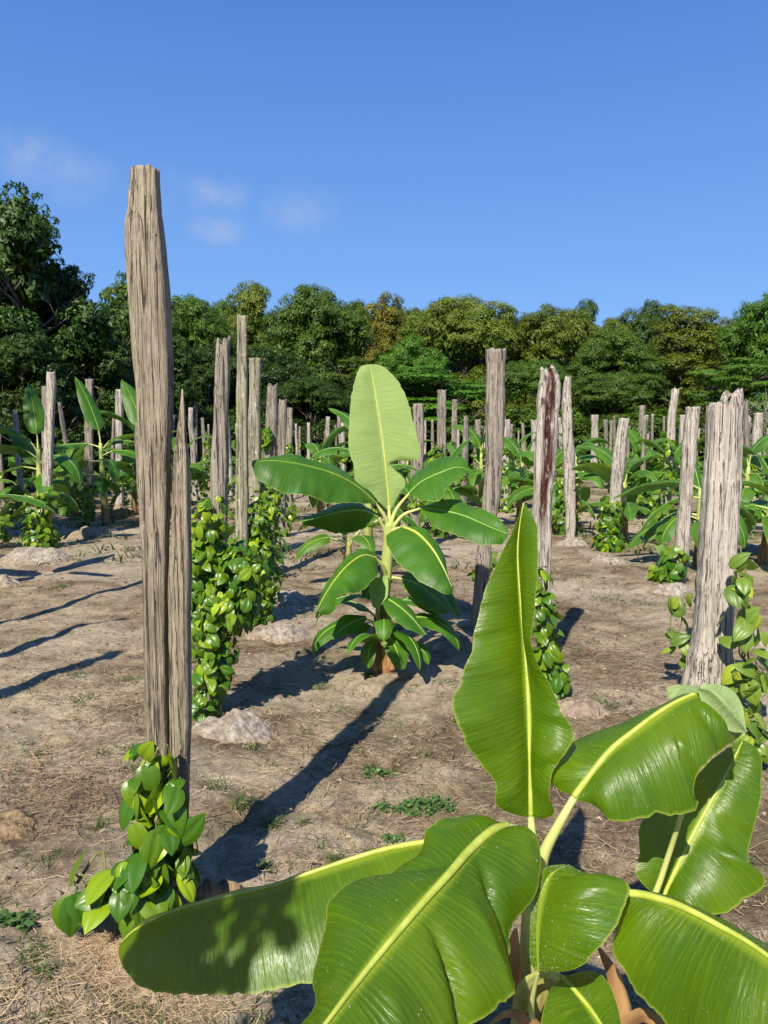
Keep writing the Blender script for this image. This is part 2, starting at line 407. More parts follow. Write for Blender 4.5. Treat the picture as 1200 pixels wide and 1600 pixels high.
def axis(lo, hi, c, fine, grow):
    a = [c]; s = fine
    while a[-1] < hi: a.append(a[-1] + s); s = fine + grow * max(0, a[-1] - c)
    b = [c]; s = fine
    while b[-1] > lo: b.append(b[-1] - s); s = fine + grow * max(0, c - b[-1])
    return np.array(b[::-1][:-1] + a)
gx = axis(-260, 260, 0, .016, .0125); gy = axis(-60, 420, 2.6, .014, .011)
X, Yg = np.meshgrid(gx, gy); Z = ground_z(X, Yg)
nx_, ny_ = len(gx), len(gy)
idx = np.arange(nx_ * ny_).reshape(ny_, nx_)
fq = np.stack([idx[:-1, :-1], idx[:-1, 1:], idx[1:, 1:], idx[1:, :-1]], -1).reshape(-1, 4)
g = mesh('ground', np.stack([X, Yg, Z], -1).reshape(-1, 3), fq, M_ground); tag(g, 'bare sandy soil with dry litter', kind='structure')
print('ground verts', nx_ * ny_)

# ---------------------------------------------------------------- wooden posts
def post_mesh(zs, xl, xr, seed, depth=.75, jag=.05, jagf=3.0, sides=26, rows=70, groove=.10, cap_in=.02, streak=None, base_sink=.12, lean=0.0, cut=None):
    """profile (heights, left x, right x), all in metres relative to the foot"""
    r = np.random.default_rng(seed)
    zz = np.linspace(-base_sink, zs[-1], rows)
    zl = np.concatenate([[-base_sink], zs]) if zs[0] > -base_sink else np.array(zs)
    xl_ = np.concatenate([[xl[0]], xl]) if zs[0] > -base_sink else np.array(xl); xr_ = np.concatenate([[xr[0]], xr]) if zs[0] > -base_sink else np.array(xr)
    XL = np.interp(zz, zl, xl_); XR = np.interp(zz, zl, xr_)
    c = (XL + XR) / 2; hw = (XR - XL) / 2; zz0 = np.zeros(rows)
    c = c + (.05 if rows > 140 else .12) * hw * fbm(zz * 2.2, zz0, seed + 31, 3); hw = hw * (1 + (.06 if rows > 140 else .16) * fbm(zz * 3.5, zz0, seed + 41, 4, .6))
    ang = np.arange(sides) / sides * 2 * pi
    sq = (np.abs(np.cos(ang)) ** 4 + np.abs(np.sin(ang)) ** 4) ** (-.25) * .93    # slightly squared section
    top = zs[-1] - jag * np.clip(.5 + 1.5 * vnoise(ang * jagf, ang * 0 + seed * 1.37, seed), 0, 1) ** 1.3
    if cut: top = np.where(np.cos(ang) < cut[0], top - cut[1], top - .02 * (1 - np.cos(ang)))
    V = np.zeros((rows, sides, 3)); S = np.zeros((rows, sides))
    for i, z in enumerate(zz):
        gr = 1 + groove * fbm(ang * 4.2 + seed, np.full(sides, z * 1.3), seed + 3, 3, .65) * 1.5 + groove * .5 * vnoise(ang * 9 , np.full(sides, z * 3.3), seed + 9)
        zi = np.minimum(z, top)
        ci = np.interp(zi, zz, c); hi = np.interp(zi, zz, hw)
        V[i, :, 0] = ci + hi * np.cos(ang) * sq * gr
        V[i, :, 1] = -hi * depth * np.sin(ang) * sq * gr + lean * zi
        V[i, :, 2] = zi
        if streak: 
            zlo, zhi, a0, aw = streak
            wob = .35 * fbm(np.full(sides, z * 5), ang * 0, seed + 21, 3)
            S[i] = np.clip((aw - np.abs(ang - a0 - wob)) * 6, 0, 1) * np.clip((z - zlo) * 6, 0, 1) * np.clip((zhi - z) * 10, 0, 1)
    v = V.reshape(-1, 3); f = []
    for i in range(rows - 1):
        for j in range(sides):
            k = (j + 1) % sides; f.append((i * sides + k, i * sides + j, (i + 1) * sides + j, (i + 1) * sides + k))
    cen = V[-1].mean(0) - np.array([0, 0, cap_in]); v = np.vstack([v, cen]); q = len(v) - 1
    for j in range(sides): f.append(((rows - 1) * sides + (j + 1) % sides, (rows - 1) * sides + j, q))
    return v, f, np.concatenate([S.ravel(), [0]])
POSTS = []
def post_px(foot, prof, mat, label, seed, **k):
    """foot: pixel of the base on the ground; prof: (v, u_left, u_right) from bottom to top"""
    b = G(*foot); Y = b[1]; group = k.pop('group', 'weathered wooden posts'); name = k.pop('name', 'wooden_post'); parent = k.pop('parent', None)
    zs, xl, xr = [], [], []
    for (v, a, c) in prof:
        pa = P(a, v, Y); pc = P(c, v, Y); zs.append(pa[2]); xl.append(pa[0] - b[0]); xr.append(pc[0] - b[0])
    v, f, S = post_mesh(zs, xl, xr, seed, **k)
    b[2] = gz(b); v = v + np.array([0, 0, -b[2]]) * np.array([1, 1, 1])
    o = mesh(name, v + b, f, mat, parent, b, attrs={'streak': S})
    if parent is None: tag(o, label, 'post', group)
    POSTS.append((b[0], b[1])); return o, b

# tall foreground post: two staves with the split between them
b0 = G(266, 1392); b0[2] = gz(b0)
tp = thing('wooden_post', b0, 'tallest weathered post in the left foreground, split lengthwise down to its foot', 'post', 'weathered wooden posts')
post_px((266, 1392), [(1392, 233, 267), (1250, 231, 266), (1150, 229, 265.5), (1080, 226, 264.5), (1000, 224, 262.5), (960, 224, 262.5), (900, 222, 263), (800, 219, 266), (720, 217.5, 266), (660, 215, 269), (600, 212, 271),
        (560, 208, 270), (500, 204, 266), (450, 201, 264), (400, 197, 260), (350, 197, 255), (335, 200, 253), (310, 201.5, 252), (290, 203.5, 250.5), (262, 205, 250)], W_warm, None, 11, depth=.8, jag=.012, groove=.055, rows=150, sides=48, parent=tp, name='main_stave', jagf=5)
post_px((266, 1392), [(1392, 266.5, 290), (1290, 266, 293), (1180, 265.5, 298), (1130, 265, 300), (1050, 264.5, 298.5), (960, 264, 297), (860, 267, 298.5), (760, 269, 299), (720, 271, 297), (690, 275, 292), (660, 279, 290), (640, 281.5, 289), (608, 284, 286)],
        W_warm, None, 23, depth=1.0, jag=.0, groove=.07, rows=110, sides=36, parent=tp, name='split_stave')

# (foot px), profile, material, label, seed, options
post_px((338, 1100), [(1100, 326, 352), (950, 328, 354), (790, 329, 355), (700, 332, 357), (600, 335, 359), (545, 337, 360), (530, 339, 360), (521, 342, 360)], W_grey,
        'dark cracked grey post rising from the bushy vine right of the split foreground post', 31, jag=.09)
post_px((382, 980), [(980, 368, 394), (860, 368, 390), (760, 369, 388), (700, 369.5, 387), (600, 370, 387), (491, 370, 386)], W_moss,
        'tall slim post with yellow lichen and white spots behind the left pepper vine', 37, jag=.015, groove=.08)
post_px((402, 905), [(905, 388, 412), (760, 388, 408), (650, 388, 407.5), (559, 389, 407)], W_moss,
        'grey post with flat top pressed close behind the lichen covered post', 41, jag=.01)
post_px((420, 868), [(868, 408, 432), (760, 411, 431), (680, 414, 433), (598, 418, 435)], W_grey, 'grey post leading the bunched group left of the central banana plant', 43, jag=.09)
post_px((436, 838), [(838, 428, 446), (700, 431, 447), (622, 436, 448)], W_grey, 'jagged grey post second in the bunched group left of the central banana plant', 47, jag=.07)
post_px((450, 815), [(815, 440, 458), (700, 443, 458), (636, 446, 457)], W_grey, 'short grey post ending the bunched group left of the central banana plant', 53, jag=.06)
post_px((742, 985), [(985, 734, 756), (900, 741, 764), (850, 746, 768), (780, 754, 782), (700, 757, 786), (640, 758, 789), (580, 759.5, 790), (544, 760, 790)], W_grey,
        'broad flat topped grey post behind the long right leaf of the central banana plant', 59, jag=.02, groove=.07)
post_px((856, 1060), [(1060, 845, 866), (955, 846, 862), (880, 838, 860), (800, 831, 862), (720, 835, 868), (650, 840, 873), (600, 843, 875), (588, 845, 873), (575, 845, 866), (569, 846, 862)], W_pale,
        'pale post with a dark red rotten streak down its face', 61, jag=.09, groove=.12, streak=(.95, 2.3, 1.5, .5), rows=110, sides=36)
post_px((889, 845), [(845, 884, 899), (742, 882, 899), (700, 879, 897), (640, 877, 894), (612, 877, 893), (587, 883, 893)], W_pale,
        'wavy pale post with narrow top beside the red streaked post', 67, jag=.03)
post_px((1104, 1112), [(1112, 1072, 1140), (1060, 1076, 1142), (1000, 1082, 1144), (900, 1090, 1147), (800, 1098, 1151), (700, 1105, 1157), (660, 1107, 1159), (632, 1109, 1159), (603, 1112, 1160)], W_pale,
        'thick pale cracked post with broken jagged top at the right foreground', 71, jag=.05, cut=(-.05, .085), groove=.12, rows=130, sides=44, jagf=6)
post_px((1064, 912), [(912, 1054, 1072), (860, 1055, 1076), (780, 1061, 1082), (700, 1066, 1088), (635, 1072, 1093)], W_pale,
        'straight pale leaning post just left of the thick jagged post', 73, jag=.01)
post_px((948, 866), [(866, 938, 954), (800, 951, 969), (730, 956, 975), (690, 961, 979), (653, 967, 984)], W_pale,
        'slanted pale post growing out of a leafy vine in the middle right', 79, jag=.01)
post_px((71, 858), [(858, 64, 79), (790, 65, 80), (700, 68, 83), (640, 71, 86), (600, 73, 88), (580, 73, 87)], W_pale,
        'pale post in front of the leftmost banana plant', 83, jag=.015)
post_px((70, 800), [(800, 66, 78), (603, 65, 74)], W_grey, 'thin grey post touching the left side of the post by the leftmost banana plant', 89, jag=.02)
post_px((139, 812), [(812, 131, 147), (700, 132, 147), (592, 134, 146)], W_grey, 'grey post crossed by a horizontal banana leaf at the left', 97, jag=.01)
post_px((186, 792), [(792, 180, 193), (700, 180, 192), (608, 181, 193)], W_pale, 'pale post just left of the tall foreground post', 101, jag=.02)
post_px((9, 745), [(745, 4, 14), (588, 1, 11)], W_grey, 'slim grey post at the left edge of the field', 103, jag=.01)
post_px((112, 720), [(720, 106, 118), (615, 106, 117)], W_grey, 'short grey post with flat top between the two left banana plants', 107, jag=.01)
post_px((178, 735), [(735, 173, 183), (633, 171, 179)], W_grey, 'thin shaded post just behind the pale post at the left', 109, jag=.02)
post_px((152, 735), [(735, 148, 158), (612, 147, 157)], W_grey, 'thin grey post behind the post crossed by a banana leaf', 113, jag=.02)
post_px((305, 745), [(745, 300, 309), (628, 303, 309)], W_grey, 'slim pointed post just right of the split foreground post', 127, jag=.04)
post_px((648, 862), [(862, 634, 652), (780, 640, 657), (700, 643, 662), (630, 645, 663)], W_grey, 'grey post half hidden behind the pale upright banana leaf', 131, jag=.02)
post_px((686, 835), [(835, 678, 694), (720, 682, 697), (609, 683, 698)], W_grey, 'pale grey post standing right of the pale upright banana leaf', 137, jag=.01)
post_px((708, 765), [(765, 703, 713), (624, 706, 715)], W_grey, 'thin grey stake between the upright banana leaf and the broad grey post', 139, jag=.01)
post_px((787, 800), [(800, 781, 795), (655, 783, 797)], W_pale, 'jagged post tucked behind the right side of the broad grey post', 149, jag=.05)
post_px((827, 775), [(775, 823, 835), (700, 829, 840), (655, 830, 843)], W_pale, 'crooked thin post just left of the red streaked post', 151, jag=.05)
post_px((927, 745), [(745, 922, 933), (648, 924, 935)], W_pale, 'bright pale stake between the wavy post and the slanted post', 157, jag=.01)
post_px((992, 735), [(735, 986, 997), (662, 985, 998)], W_pale, 'pale stake with wide top right of the slanted post', 163, jag=.04)
post_px((1003, 728), [(728, 1000, 1010), (654, 1001, 1008)], W_grey, 'dark thin stake right of the slanted post', 167, jag=.01)
post_px((1063, 775), [(775, 1058, 1070), (648, 1062, 1074)], W_pale, 'thin post hidden behind the straight leaning post', 173, jag=.01)
post_px((1178, 775), [(775, 1170, 1184), (645, 1178, 1193)], W_pale, 'pale post at the right edge beyond the thick jagged post', 179, jag=.01)
post_px((1094, 735), [(735, 1089, 1098), (665, 1091, 1100)], W_pale, 'thin pale stake between the leaning post and the thick jagged post', 181, jag=.01)
post_px((955, 728), [(728, 951, 960), (668, 954, 962)], W_grey, 'small grey stake behind the slanted post', 191, jag=.02)
post_px((745, 755), [(755, 739, 749), (655, 742, 752)], W_grey, 'grey stake left of the broad grey post at middle distance', 193, jag=.02)

# templates for the crowded far rows
tmpl = []
for i in range(7):
    r = random.Random(200 + i); h = [2.15, 1.95, 2.3, 2.05, 1.85, 2.2, 2.0][i]; w = r.uniform(.055, .085)
    zs = np.linspace(0, h, 6); ln = r.uniform(-.05, .05)
    c = ln * zs + np.array([0] + [r.uniform(-.015, .015) for _ in range(5)]); ww = w * np.array([1.05, 1, .97, .95, .9, r.uniform(.6, .95)])
    v, f, S = post_mesh(zs, c - ww, c + ww, 300 + i, jag=r.choice([.02, .05, .12]), sides=14, rows=22, groove=.14)
    tmpl.append((v, f, S))
rr = random.Random(5); far_protos = []
spots = []
yy = 8.6; row = 0
while yy < 40:
    x0 = -0.62 * yy - 2; 
    while x0 < .62 * yy + 2:
        spots.append((x0 + rr.uniform(-.3, .3) - .12 * (yy - 8), yy + rr.uniform(-.35, .35))); x0 += (2.2 if yy < 13 else 1.75)
    yy += 2.15 if yy < 13 else 1.8; row += 1
far_list = []
for (x, y) in spots:
    if any((x - a) ** 2 + (y - b) ** 2 < 1.3 ** 2 for a, b in POSTS): continue
    if y < 16 and any(abs(x / y - a / b) < .009 and b < y for a, b in POSTS): continue
    if y < 11.5 and -.02 < x / y < .6: continue
    if y < 11 and x < 0: continue
    far_list.append((x, y))
for i, (x, y) in enumerate(far_list):
    k = rr.randrange(7); z = float(ground_z(x, y))
    lab = 'distant weathered stake in the crowded rows before the tree line' if y > 20 else 'small weathered stake in the rows behind the nearer posts'
    grp = 'distant stakes in the crowded rows' if y > 20 else 'small stakes behind the nearer posts'
    if len(far_protos) < 7:
        k = len(far_protos); v, f, S = tmpl[k]
        o = mesh('wooden_post', v, f, [W_grey, W_pale][k % 2], None, (0, 0, 0), attrs={'streak': S}); o.location = (x, y, z); tag(o, lab, 'post', grp); far_protos.append(o)
    else:
        o = far_protos[k].copy(); link(o); o.location = (x, y, z); o['label'] = lab; o['group'] = grp
    sc_ = rr.uniform(.88, 1.1); o.rotation_euler = (rr.gauss(0, .02), rr.gauss(0, .035), rr.uniform(0, 6.28)); o.scale = (rr.uniform(.8, 1.15), rr.uniform(.8, 1.15), sc_)
print('far posts', len(far_list))

# ---------------------------------------------------------------- pepper vines
def ovate(hi=True):
    """unit ovate blade, tip along -z, face along +y"""
    if hi: prof, zz, m = [.06, .24, .37, .43, .43, .37, .25, .09, .0], [.02, -.02, -.13, -.29, -.46, -.62, -.79, -.92, -1.0], 4
    else: prof, zz, m = [.08, .36, .45, .38, .16, .0], [.02, -.10, -.36, -.64, -.88, -1.0], 1
    v = []; f = []; k = len(prof)
    for i, (w, z) in enumerate(zip(prof, zz)):
        for j in range(-m, m + 1):
            tt = j / m
            y = -.42 * (z + .3) ** 2 + .16 * w * abs(tt) - .20 * w * tt * tt * abs(tt)
            if hi: y += .022 * (w / .5) * (1 - cos(2 * pi * 1.5 * tt)) * .5 - (.03 * (w / .5) if j == 0 else 0)
            v.append((w * tt, y, z + (.03 * abs(tt) if i < 2 else 0)))
    c = 2 * m + 1
    for i in range(k - 1):
        for j in range(c - 1): f.append((i * c + j, (i + 1) * c + j, (i + 1) * c + j + 1, i * c + j + 1))
    return np.array(v), f
OV_HI = ovate(True); OV_LO = ovate(False)
def place_leaf(mb, pos, out, down, L, wid, r, shape, tone):
    out = nrm(np.asarray(out, float)); down = np.asarray(down, float); down = nrm(down - (down @ out) * out); side = np.cross(out, down)
    v, f = shape
    mb.add(pos + L * (v[:, 0:1] * wid * side + v[:, 1:2] * out - v[:, 2:3] * down), f, tone)
def vine(name, base, blobs, label, L=.085, seed=0, hi=True, mat=None, cat='vine', group='pepper vines climbing the posts', young=.18, parent_loc=None, droop=.45, loose=0.0, upright=.28):
    r = np.random.default_rng(seed); base = np.array(base, float)
    root = thing(name, base, label, cat, group)
    mb = MB(); sb = MB(); shape = OV_HI if hi else OV_LO
    prev = base + np.array([0, 0, 0.0])
    ztop = max(b[2] + b[5] for b in blobs)
    for (x, y, z, rx, ry, rz, n) in blobs:
        c = base + np.array([x, y, z])
        for q in range(2 if hi else 1):
            e = c + r.normal(0, .02, 3) + np.array([0, -.01 * q, rz * .7])
            pts = resample(np.array([prev + r.normal(0, .01, 3), (prev + e) / 2 + r.normal(0, .035, 3), e]), 8)
            v, f = tube(pts, np.linspace(.006, .0035, 8), 5); sb.add(v, f, .3)
        if abs(x) < 3: prev = c if z < ztop - .1 else prev
        for i in range(n):
            d = nrm(r.normal(0, 1, 3)); d[1] = d[1] if r.random() < .3 else -abs(d[1])
            rad = r.uniform(.72, 1.08) + loose * r.uniform(-.4, .4)
            p = c + d * np.array([rx, ry, rz]) * rad
            p[2] = max(p[2], base[2] + .03)
            out = d * np.array([1, 1, .35]) + r.normal(0, .42, 3) + np.array([0, 0, .42])
            down = np.array([r.normal(0, droop), r.normal(0, droop), -1.0 if r.random() > upright else r.uniform(-.2, 1.0)])
            rel = (p[2] - base[2]) / ztop
            tone = float(np.clip(r.beta(1.2, 4.4) * .9 + (young if rel > .86 and r.random() < .6 else 0) + (.65 * (r.random() < young * .35)), 0, 1))
            l = L * r.uniform(.65, 1.2) * (0.8 if rel > .9 else 1)
            place_leaf(mb, p, out, down, l, r.uniform(.68, .98), r, shape, tone)
            if hi and r.random() < .5:
                v, f = tube(resample(np.array([p, p * .6 + c * .4 + np.array([0, 0, .02]), c * .6 + p * .4]), 5), .0018, 4, False); sb.add(v, f, .8)
    mb.build('foliage', mat or M_vine, root); sb.build('stem', M_vstem, root)
    return root
def colblobs(h, r0, n, seed, Y=0, r1=None, lean=0):
    q = random.Random(seed); out = []; k = max(2, int(h / (r0 * 1.5))); r1 = r1 or r0 * .45
    for i in range(k):
        f_ = i / (k - 1); rr_ = r0 * (1 - f_) + r1 * f_; rr_ *= q.uniform(.85, 1.15)
        out.append((q.uniform(-.3, .3) * r0 + lean * f_, q.uniform(-.25, .1) * r0, rr_ * .8 + f_ * (h - rr_ * 1.4), rr_, rr_, rr_ * 1.05, n))
    return out
# main vine: hand set clumps (pixel to metres at the post foot)
def off(u, v, base, dy=0.0):
    p = P(u, v, base[1] + dy); return p[0] - base[0], dy, p[2] - base[2]
bm_ = np.array([b0[0], b0[1] - .09, b0[2]])
B = []
for (u, v, ru, rv, n, dy) in ((240, 1178, 30, 26, 13, -.02), (232, 1225, 28, 40, 16, -.03), (275, 1235, 26, 42, 14, -.02), (240, 1275, 34, 30, 15, -.06), (262, 1315, 42, 40, 26, -.05), (225, 1340, 45, 38, 26, -.08),
                          (262, 1360, 40, 34, 22, -.05), (195, 1370, 36, 28, 18, -.10), (222, 1392, 28, 14, 9, -.09), (168, 1384, 22, 9, 6, -.09), (125, 1384, 24, 8, 5, -.09)):
    x, y, z = off(u, v, bm_, dy); k = (bm_[1]) / F
    B.append((x, y, max(z, .04), ru * k, .07, rv * k, n))
vine('pepper_vine', bm_, B[::-1], 'young large leaved pepper vine at the foot of the split foreground post, trailing left', L=.104, seed=4, young=.5, droop=.3, upright=.05)

def vine_px(foot, clumps, label, seed, L=.09, depth=.13, hi=True, **k):
    if not hi: clumps = [(u, v, ru * 1.2, rv * 1.1, int(n * 2.6)) for (u, v, ru, rv, n) in clumps]; L *= 1.12; depth *= 1.25
    b = G(*foot); b[2] = gz(b); BB = []
    for (u, v, ru, rv, n) in clumps:
        x, y, z = off(u, v, b, -.04); kk = b[1] / F; BB.append((x, y, max(z, .05), ru * kk, depth, rv * kk, n))
    BB.sort(key=lambda q: q[2]); return vine('pepper_vine', b, BB, label, L=L, seed=seed, hi=hi, **k)
vine_px((333, 1104), [(326, 1085, 22, 24, 50), (335, 1040, 28, 34, 90), (328, 980, 32, 36, 130), (345, 930, 54, 42, 230), (324, 870, 30, 42, 150), (372, 890, 44, 46, 200), (332, 812, 28, 34, 110), (368, 945, 38, 38, 140), (352, 1010, 22, 28, 50)],
        'tall bushy bright green pepper vine just right of the split foreground post', 12, L=.072, depth=.22, young=.4)
vine_px((392, 968), [(400, 935, 36, 32, 150), (388, 890, 36, 36, 150), (408, 860, 34, 42, 170), (406, 810, 30, 36, 130), (426, 782, 18, 26, 66), (378, 850, 28, 32, 90), (392, 962, 28, 16, 50), (424, 905, 16, 32, 60)],
        'second bushy pepper vine climbing the lichen covered post', 13, L=.072, depth=.25)
vine_px((862, 1085), [(858, 1060, 24, 30, 45), (852, 1010, 26, 34, 55), (846, 950, 18, 40, 40), (868, 1040, 16, 22, 20), (846, 905, 12, 22, 16)],
        'pepper vine with rounded leaves at the foot of the red streaked post', 14, L=.08, depth=.13)
vine_px((750, 905), [(765, 880, 18, 24, 24), (752, 925, 16, 28, 24)], 'sparse pepper vine clinging low on the broad grey post', 15, L=.085)
vine_px((886, 836), [(885, 815, 17, 22, 40), (886, 780, 16, 22, 40), (884, 752, 12, 16, 24)], 'narrow pepper vine on a pale mound below the wavy post', 16, L=.08, hi=False, depth=.16)
vine_px((950, 864), [(951, 848, 20, 17, 50), (952, 818, 17, 20, 40), (957, 790, 13, 16, 26)], 'round leafy pepper vine at the foot of the slanted post', 17, L=.08, hi=False, depth=.18)
vine_px((1046, 912), [(1040, 895, 22, 18, 22), (1052, 870, 16, 18, 20)], 'short pepper vine at the foot of the straight leaning post', 18, L=.09, hi=False)
vine_px((1064, 1085), [(1070, 1010, 18, 22, 6), (1058, 950, 16, 20, 5), (1085, 940, 12, 26, 4), (1052, 1000, 16, 14, 4)], 'sparse yellowish pepper shoot hanging left of the thick jagged post', 19, L=.12, mat=M_vine_y, young=.5, depth=.05, loose=.6)
vine_px((1160, 1130), [(1162, 1085, 26, 40, 14), (1168, 1030, 30, 36, 15), (1162, 960, 26, 36, 14), (1153, 890, 18, 36, 11), (1180, 1050, 20, 26, 7)], 'yellow green pepper vine with drooping leaves right of the thick jagged post', 20, L=.12, mat=M_vine_y, young=.5, depth=.12, loose=.8)
vine_px((1175, 1190), [(1165, 1135, 26, 24, 12), (1185, 1160, 18, 26, 10)], 'small yellowish pepper sprout behind the folded banana leaf tip at the right edge', 21, L=.1, mat=M_vine_y, young=.6, depth=.06, loose=.5)
vine_px((66, 862), [(64, 840, 24, 24, 50), (60, 800, 18, 28, 40), (75, 780, 14, 20, 20)], 'dark pepper vine on the mound before the leftmost banana plant', 22, L=.09, hi=False, depth=.2)
vine_px((134, 822), [(132, 800, 14, 22, 34), (134, 770, 12, 20, 26)], 'small shaded pepper vine on the post crossed by a banana leaf', 23, L=.08, hi=False)
vine_px((188, 790), [(192, 778, 10, 12, 16), (188, 760, 8, 10, 10)], 'tiny pepper vine at the foot of the pale post left of the foreground post', 24, L=.08, hi=False)
vine_px((4, 858), [(-4, 835, 18, 10, 20), (6, 815, 12, 10, 10)], 'low vine shoots at the left edge below the leftmost banana plant', 27, L=.08, hi=False)

# far vines: templates copied to the stakes of the crowded rows
vt = []
for i in range(5):
    h = [.9, 1.3, 1.05, .7, 1.5][i]
    vt.append((h, colblobs(h, .25, 64, 60 + i)))
vroots = []
rv_ = random.Random(9)
targets = [(x, y) for (x, y) in far_list if y < 36] + [(G(u, v)[0], G(u, v)[1]) for u, v in ((420, 868), (436, 838), (450, 815), (402, 905), (648, 862), (686, 835), (708, 765), (787, 800), (827, 775), (927, 745), (992, 735), (1178, 775), (305, 745), (745, 755), (1063, 775))]
for i, (x, y) in enumerate(targets):
    if rv_.random() < .04: continue
    k = rv_.randrange(5) if len(vroots) >= 5 else len(vroots)
    lab = 'distant pepper vine on a stake in the crowded rows' if y > 20 else 'small pepper vine on a stake behind the nearer posts'
    grp = 'distant pepper vines in the crowded rows' if y > 20 else 'small pepper vines behind the nearer posts'
    z = float(ground_z(x, y))
    if len(vroots) < 5:
        o = vine('pepper_vine', (0, 0, 0), vt[k][1], lab, L=.10, seed=70 + k, hi=False, group=grp); vroots.append(o); o.location = (x, y, z)
    else: o = dup(vroots[k], (x, y, z), rv_.uniform(0, 6.28), rv_.uniform(.8, 1.15), lab, grp)

# ---------------------------------------------------------------- banana plants
def loft(mid, left, right, ny=70, nx=7, bulge=(.1, .1), wave=.012, wf=3.0, up=(0, -1, .5), seed=0, tears=(), pleat=0.0, creases=()):
    Mi, Le, Ri = resample(mid, ny), resample(left, ny), resample(right, ny)
    sp0 = np.linalg.norm(Mi[-1] - Mi[0]); tt0 = np.linspace(0, 1, ny) * sp0
    Le = Mi + (Le - Mi) * (1 + .045 * fbm(tt0 * 28, tt0 * 0, seed + 61, 4, .7))[:, None]; Ri = Mi + (Ri - Mi) * (1 + .045 * fbm(tt0 * 28, tt0 * 0, seed + 71, 4, .7))[:, None]
    cols = np.concatenate([-np.linspace(1, 0, nx + 1)[:-1], np.linspace(0, 1, nx + 1)])
    V = np.zeros((ny, len(cols), 3)); 
    for j, t in enumerate(cols):
        E = Le if t < 0 else Ri; V[:, j] = Mi * (1 - abs(t)) + E * abs(t)
    du = np.gradient(V, axis=0); dv = np.gradient(V, axis=1); Nn = np.cross(dv, du)
    s = np.concatenate([[0], np.cumsum(np.linalg.norm(np.diff(Mi, axis=0), axis=1))])
    Nm = nrm(Nn.reshape(-1, 3).mean(0)); sgn = 1 if Nm @ np.array(up) > 0 else -1
    Nn = nrm(nrm(Nn) * .6 + Nm * .4) * sgn
    wl = np.linalg.norm(Le - Mi, axis=1); wr = np.linalg.norm(Ri - Mi, axis=1)
    for j, t in enumerate(cols):
        w = wl if t < 0 else wr; b = bulge[0] if t < 0 else bulge[1]
        d = b * w * 4 * abs(t) * (1 - abs(t)) + wave * abs(t) ** 1.5 * 2 * fbm(s * wf * 4 + (7 if t < 0 else 0), np.full(ny, t * .8), seed, 3) * np.clip(w / .08, 0, 1)
        if pleat: d = d + pleat * np.sin(s * 2 * pi / .011 + 3 * fbm(s * 20, s * 0, seed, 2)) * min(1, abs(t) * 4) * (1 - abs(t) * .3)
        for (s0, side, amp, wd, slope) in creases:
            if t * side > 0: d = d + amp * np.exp(-np.abs((s / s[-1] - s0 - slope * abs(t)) * s[-1] / wd) ** 1.3) * min(1, (abs(t) - .1) * 2.5 if abs(t) > .1 else 0)
        V[:, j] += Nn[:, j] * d[:, None]
    c = len(cols); f = []
    for i in range(ny - 1):
        for j in range(c - 1):
            tm = (cols[j] + cols[j + 1]) / 2; skip = False
            for (ts, side, tmin) in tears:
                if i == int(ts * ny) and tm * side > tmin: skip = True
            if skip: continue
            q = (i * c + j, i * c + j + 1, (i + 1) * c + j + 1, (i + 1) * c + j)
            f.append(q if sgn < 0 else q[::-1])
    # orientation check
    uv = np.stack([np.repeat(s, c), np.tile(cols, ny)], 1)
    v = V.reshape(-1, 3)
    fa = np.array(f); nn = np.cross(v[fa[:, 1]] - v[fa[:, 0]], v[fa[:, 2]] - v[fa[:, 1]]).sum(0)
    if nn @ np.array(up) < 0: f = [q[::-1] for q in f]
    return v, f, uv, V[:, nx], Nn[:, nx]
ICO_V = np.array([[0, 0, 1], [.89, 0, .45], [.28, .85, .45], [-.72, .53, .45], [-.72, -.53, .45], [.28, -.85, .45], [.72, .53, -.3], [-.28, .85, -.3], [-.89, 0, -.3], [-.28, -.85, -.3], [.72, -.53, -.3]])
ICO_F = [(0, 1, 2), (0, 2, 3), (0, 3, 4), (0, 4, 5), (0, 5, 1), (1, 6, 2), (2, 7, 3), (3, 8, 4), (4, 9, 5), (5, 10, 1), (2, 6, 7), (3, 7, 8), (4, 8, 9), (5, 9, 10), (1, 10, 6)]
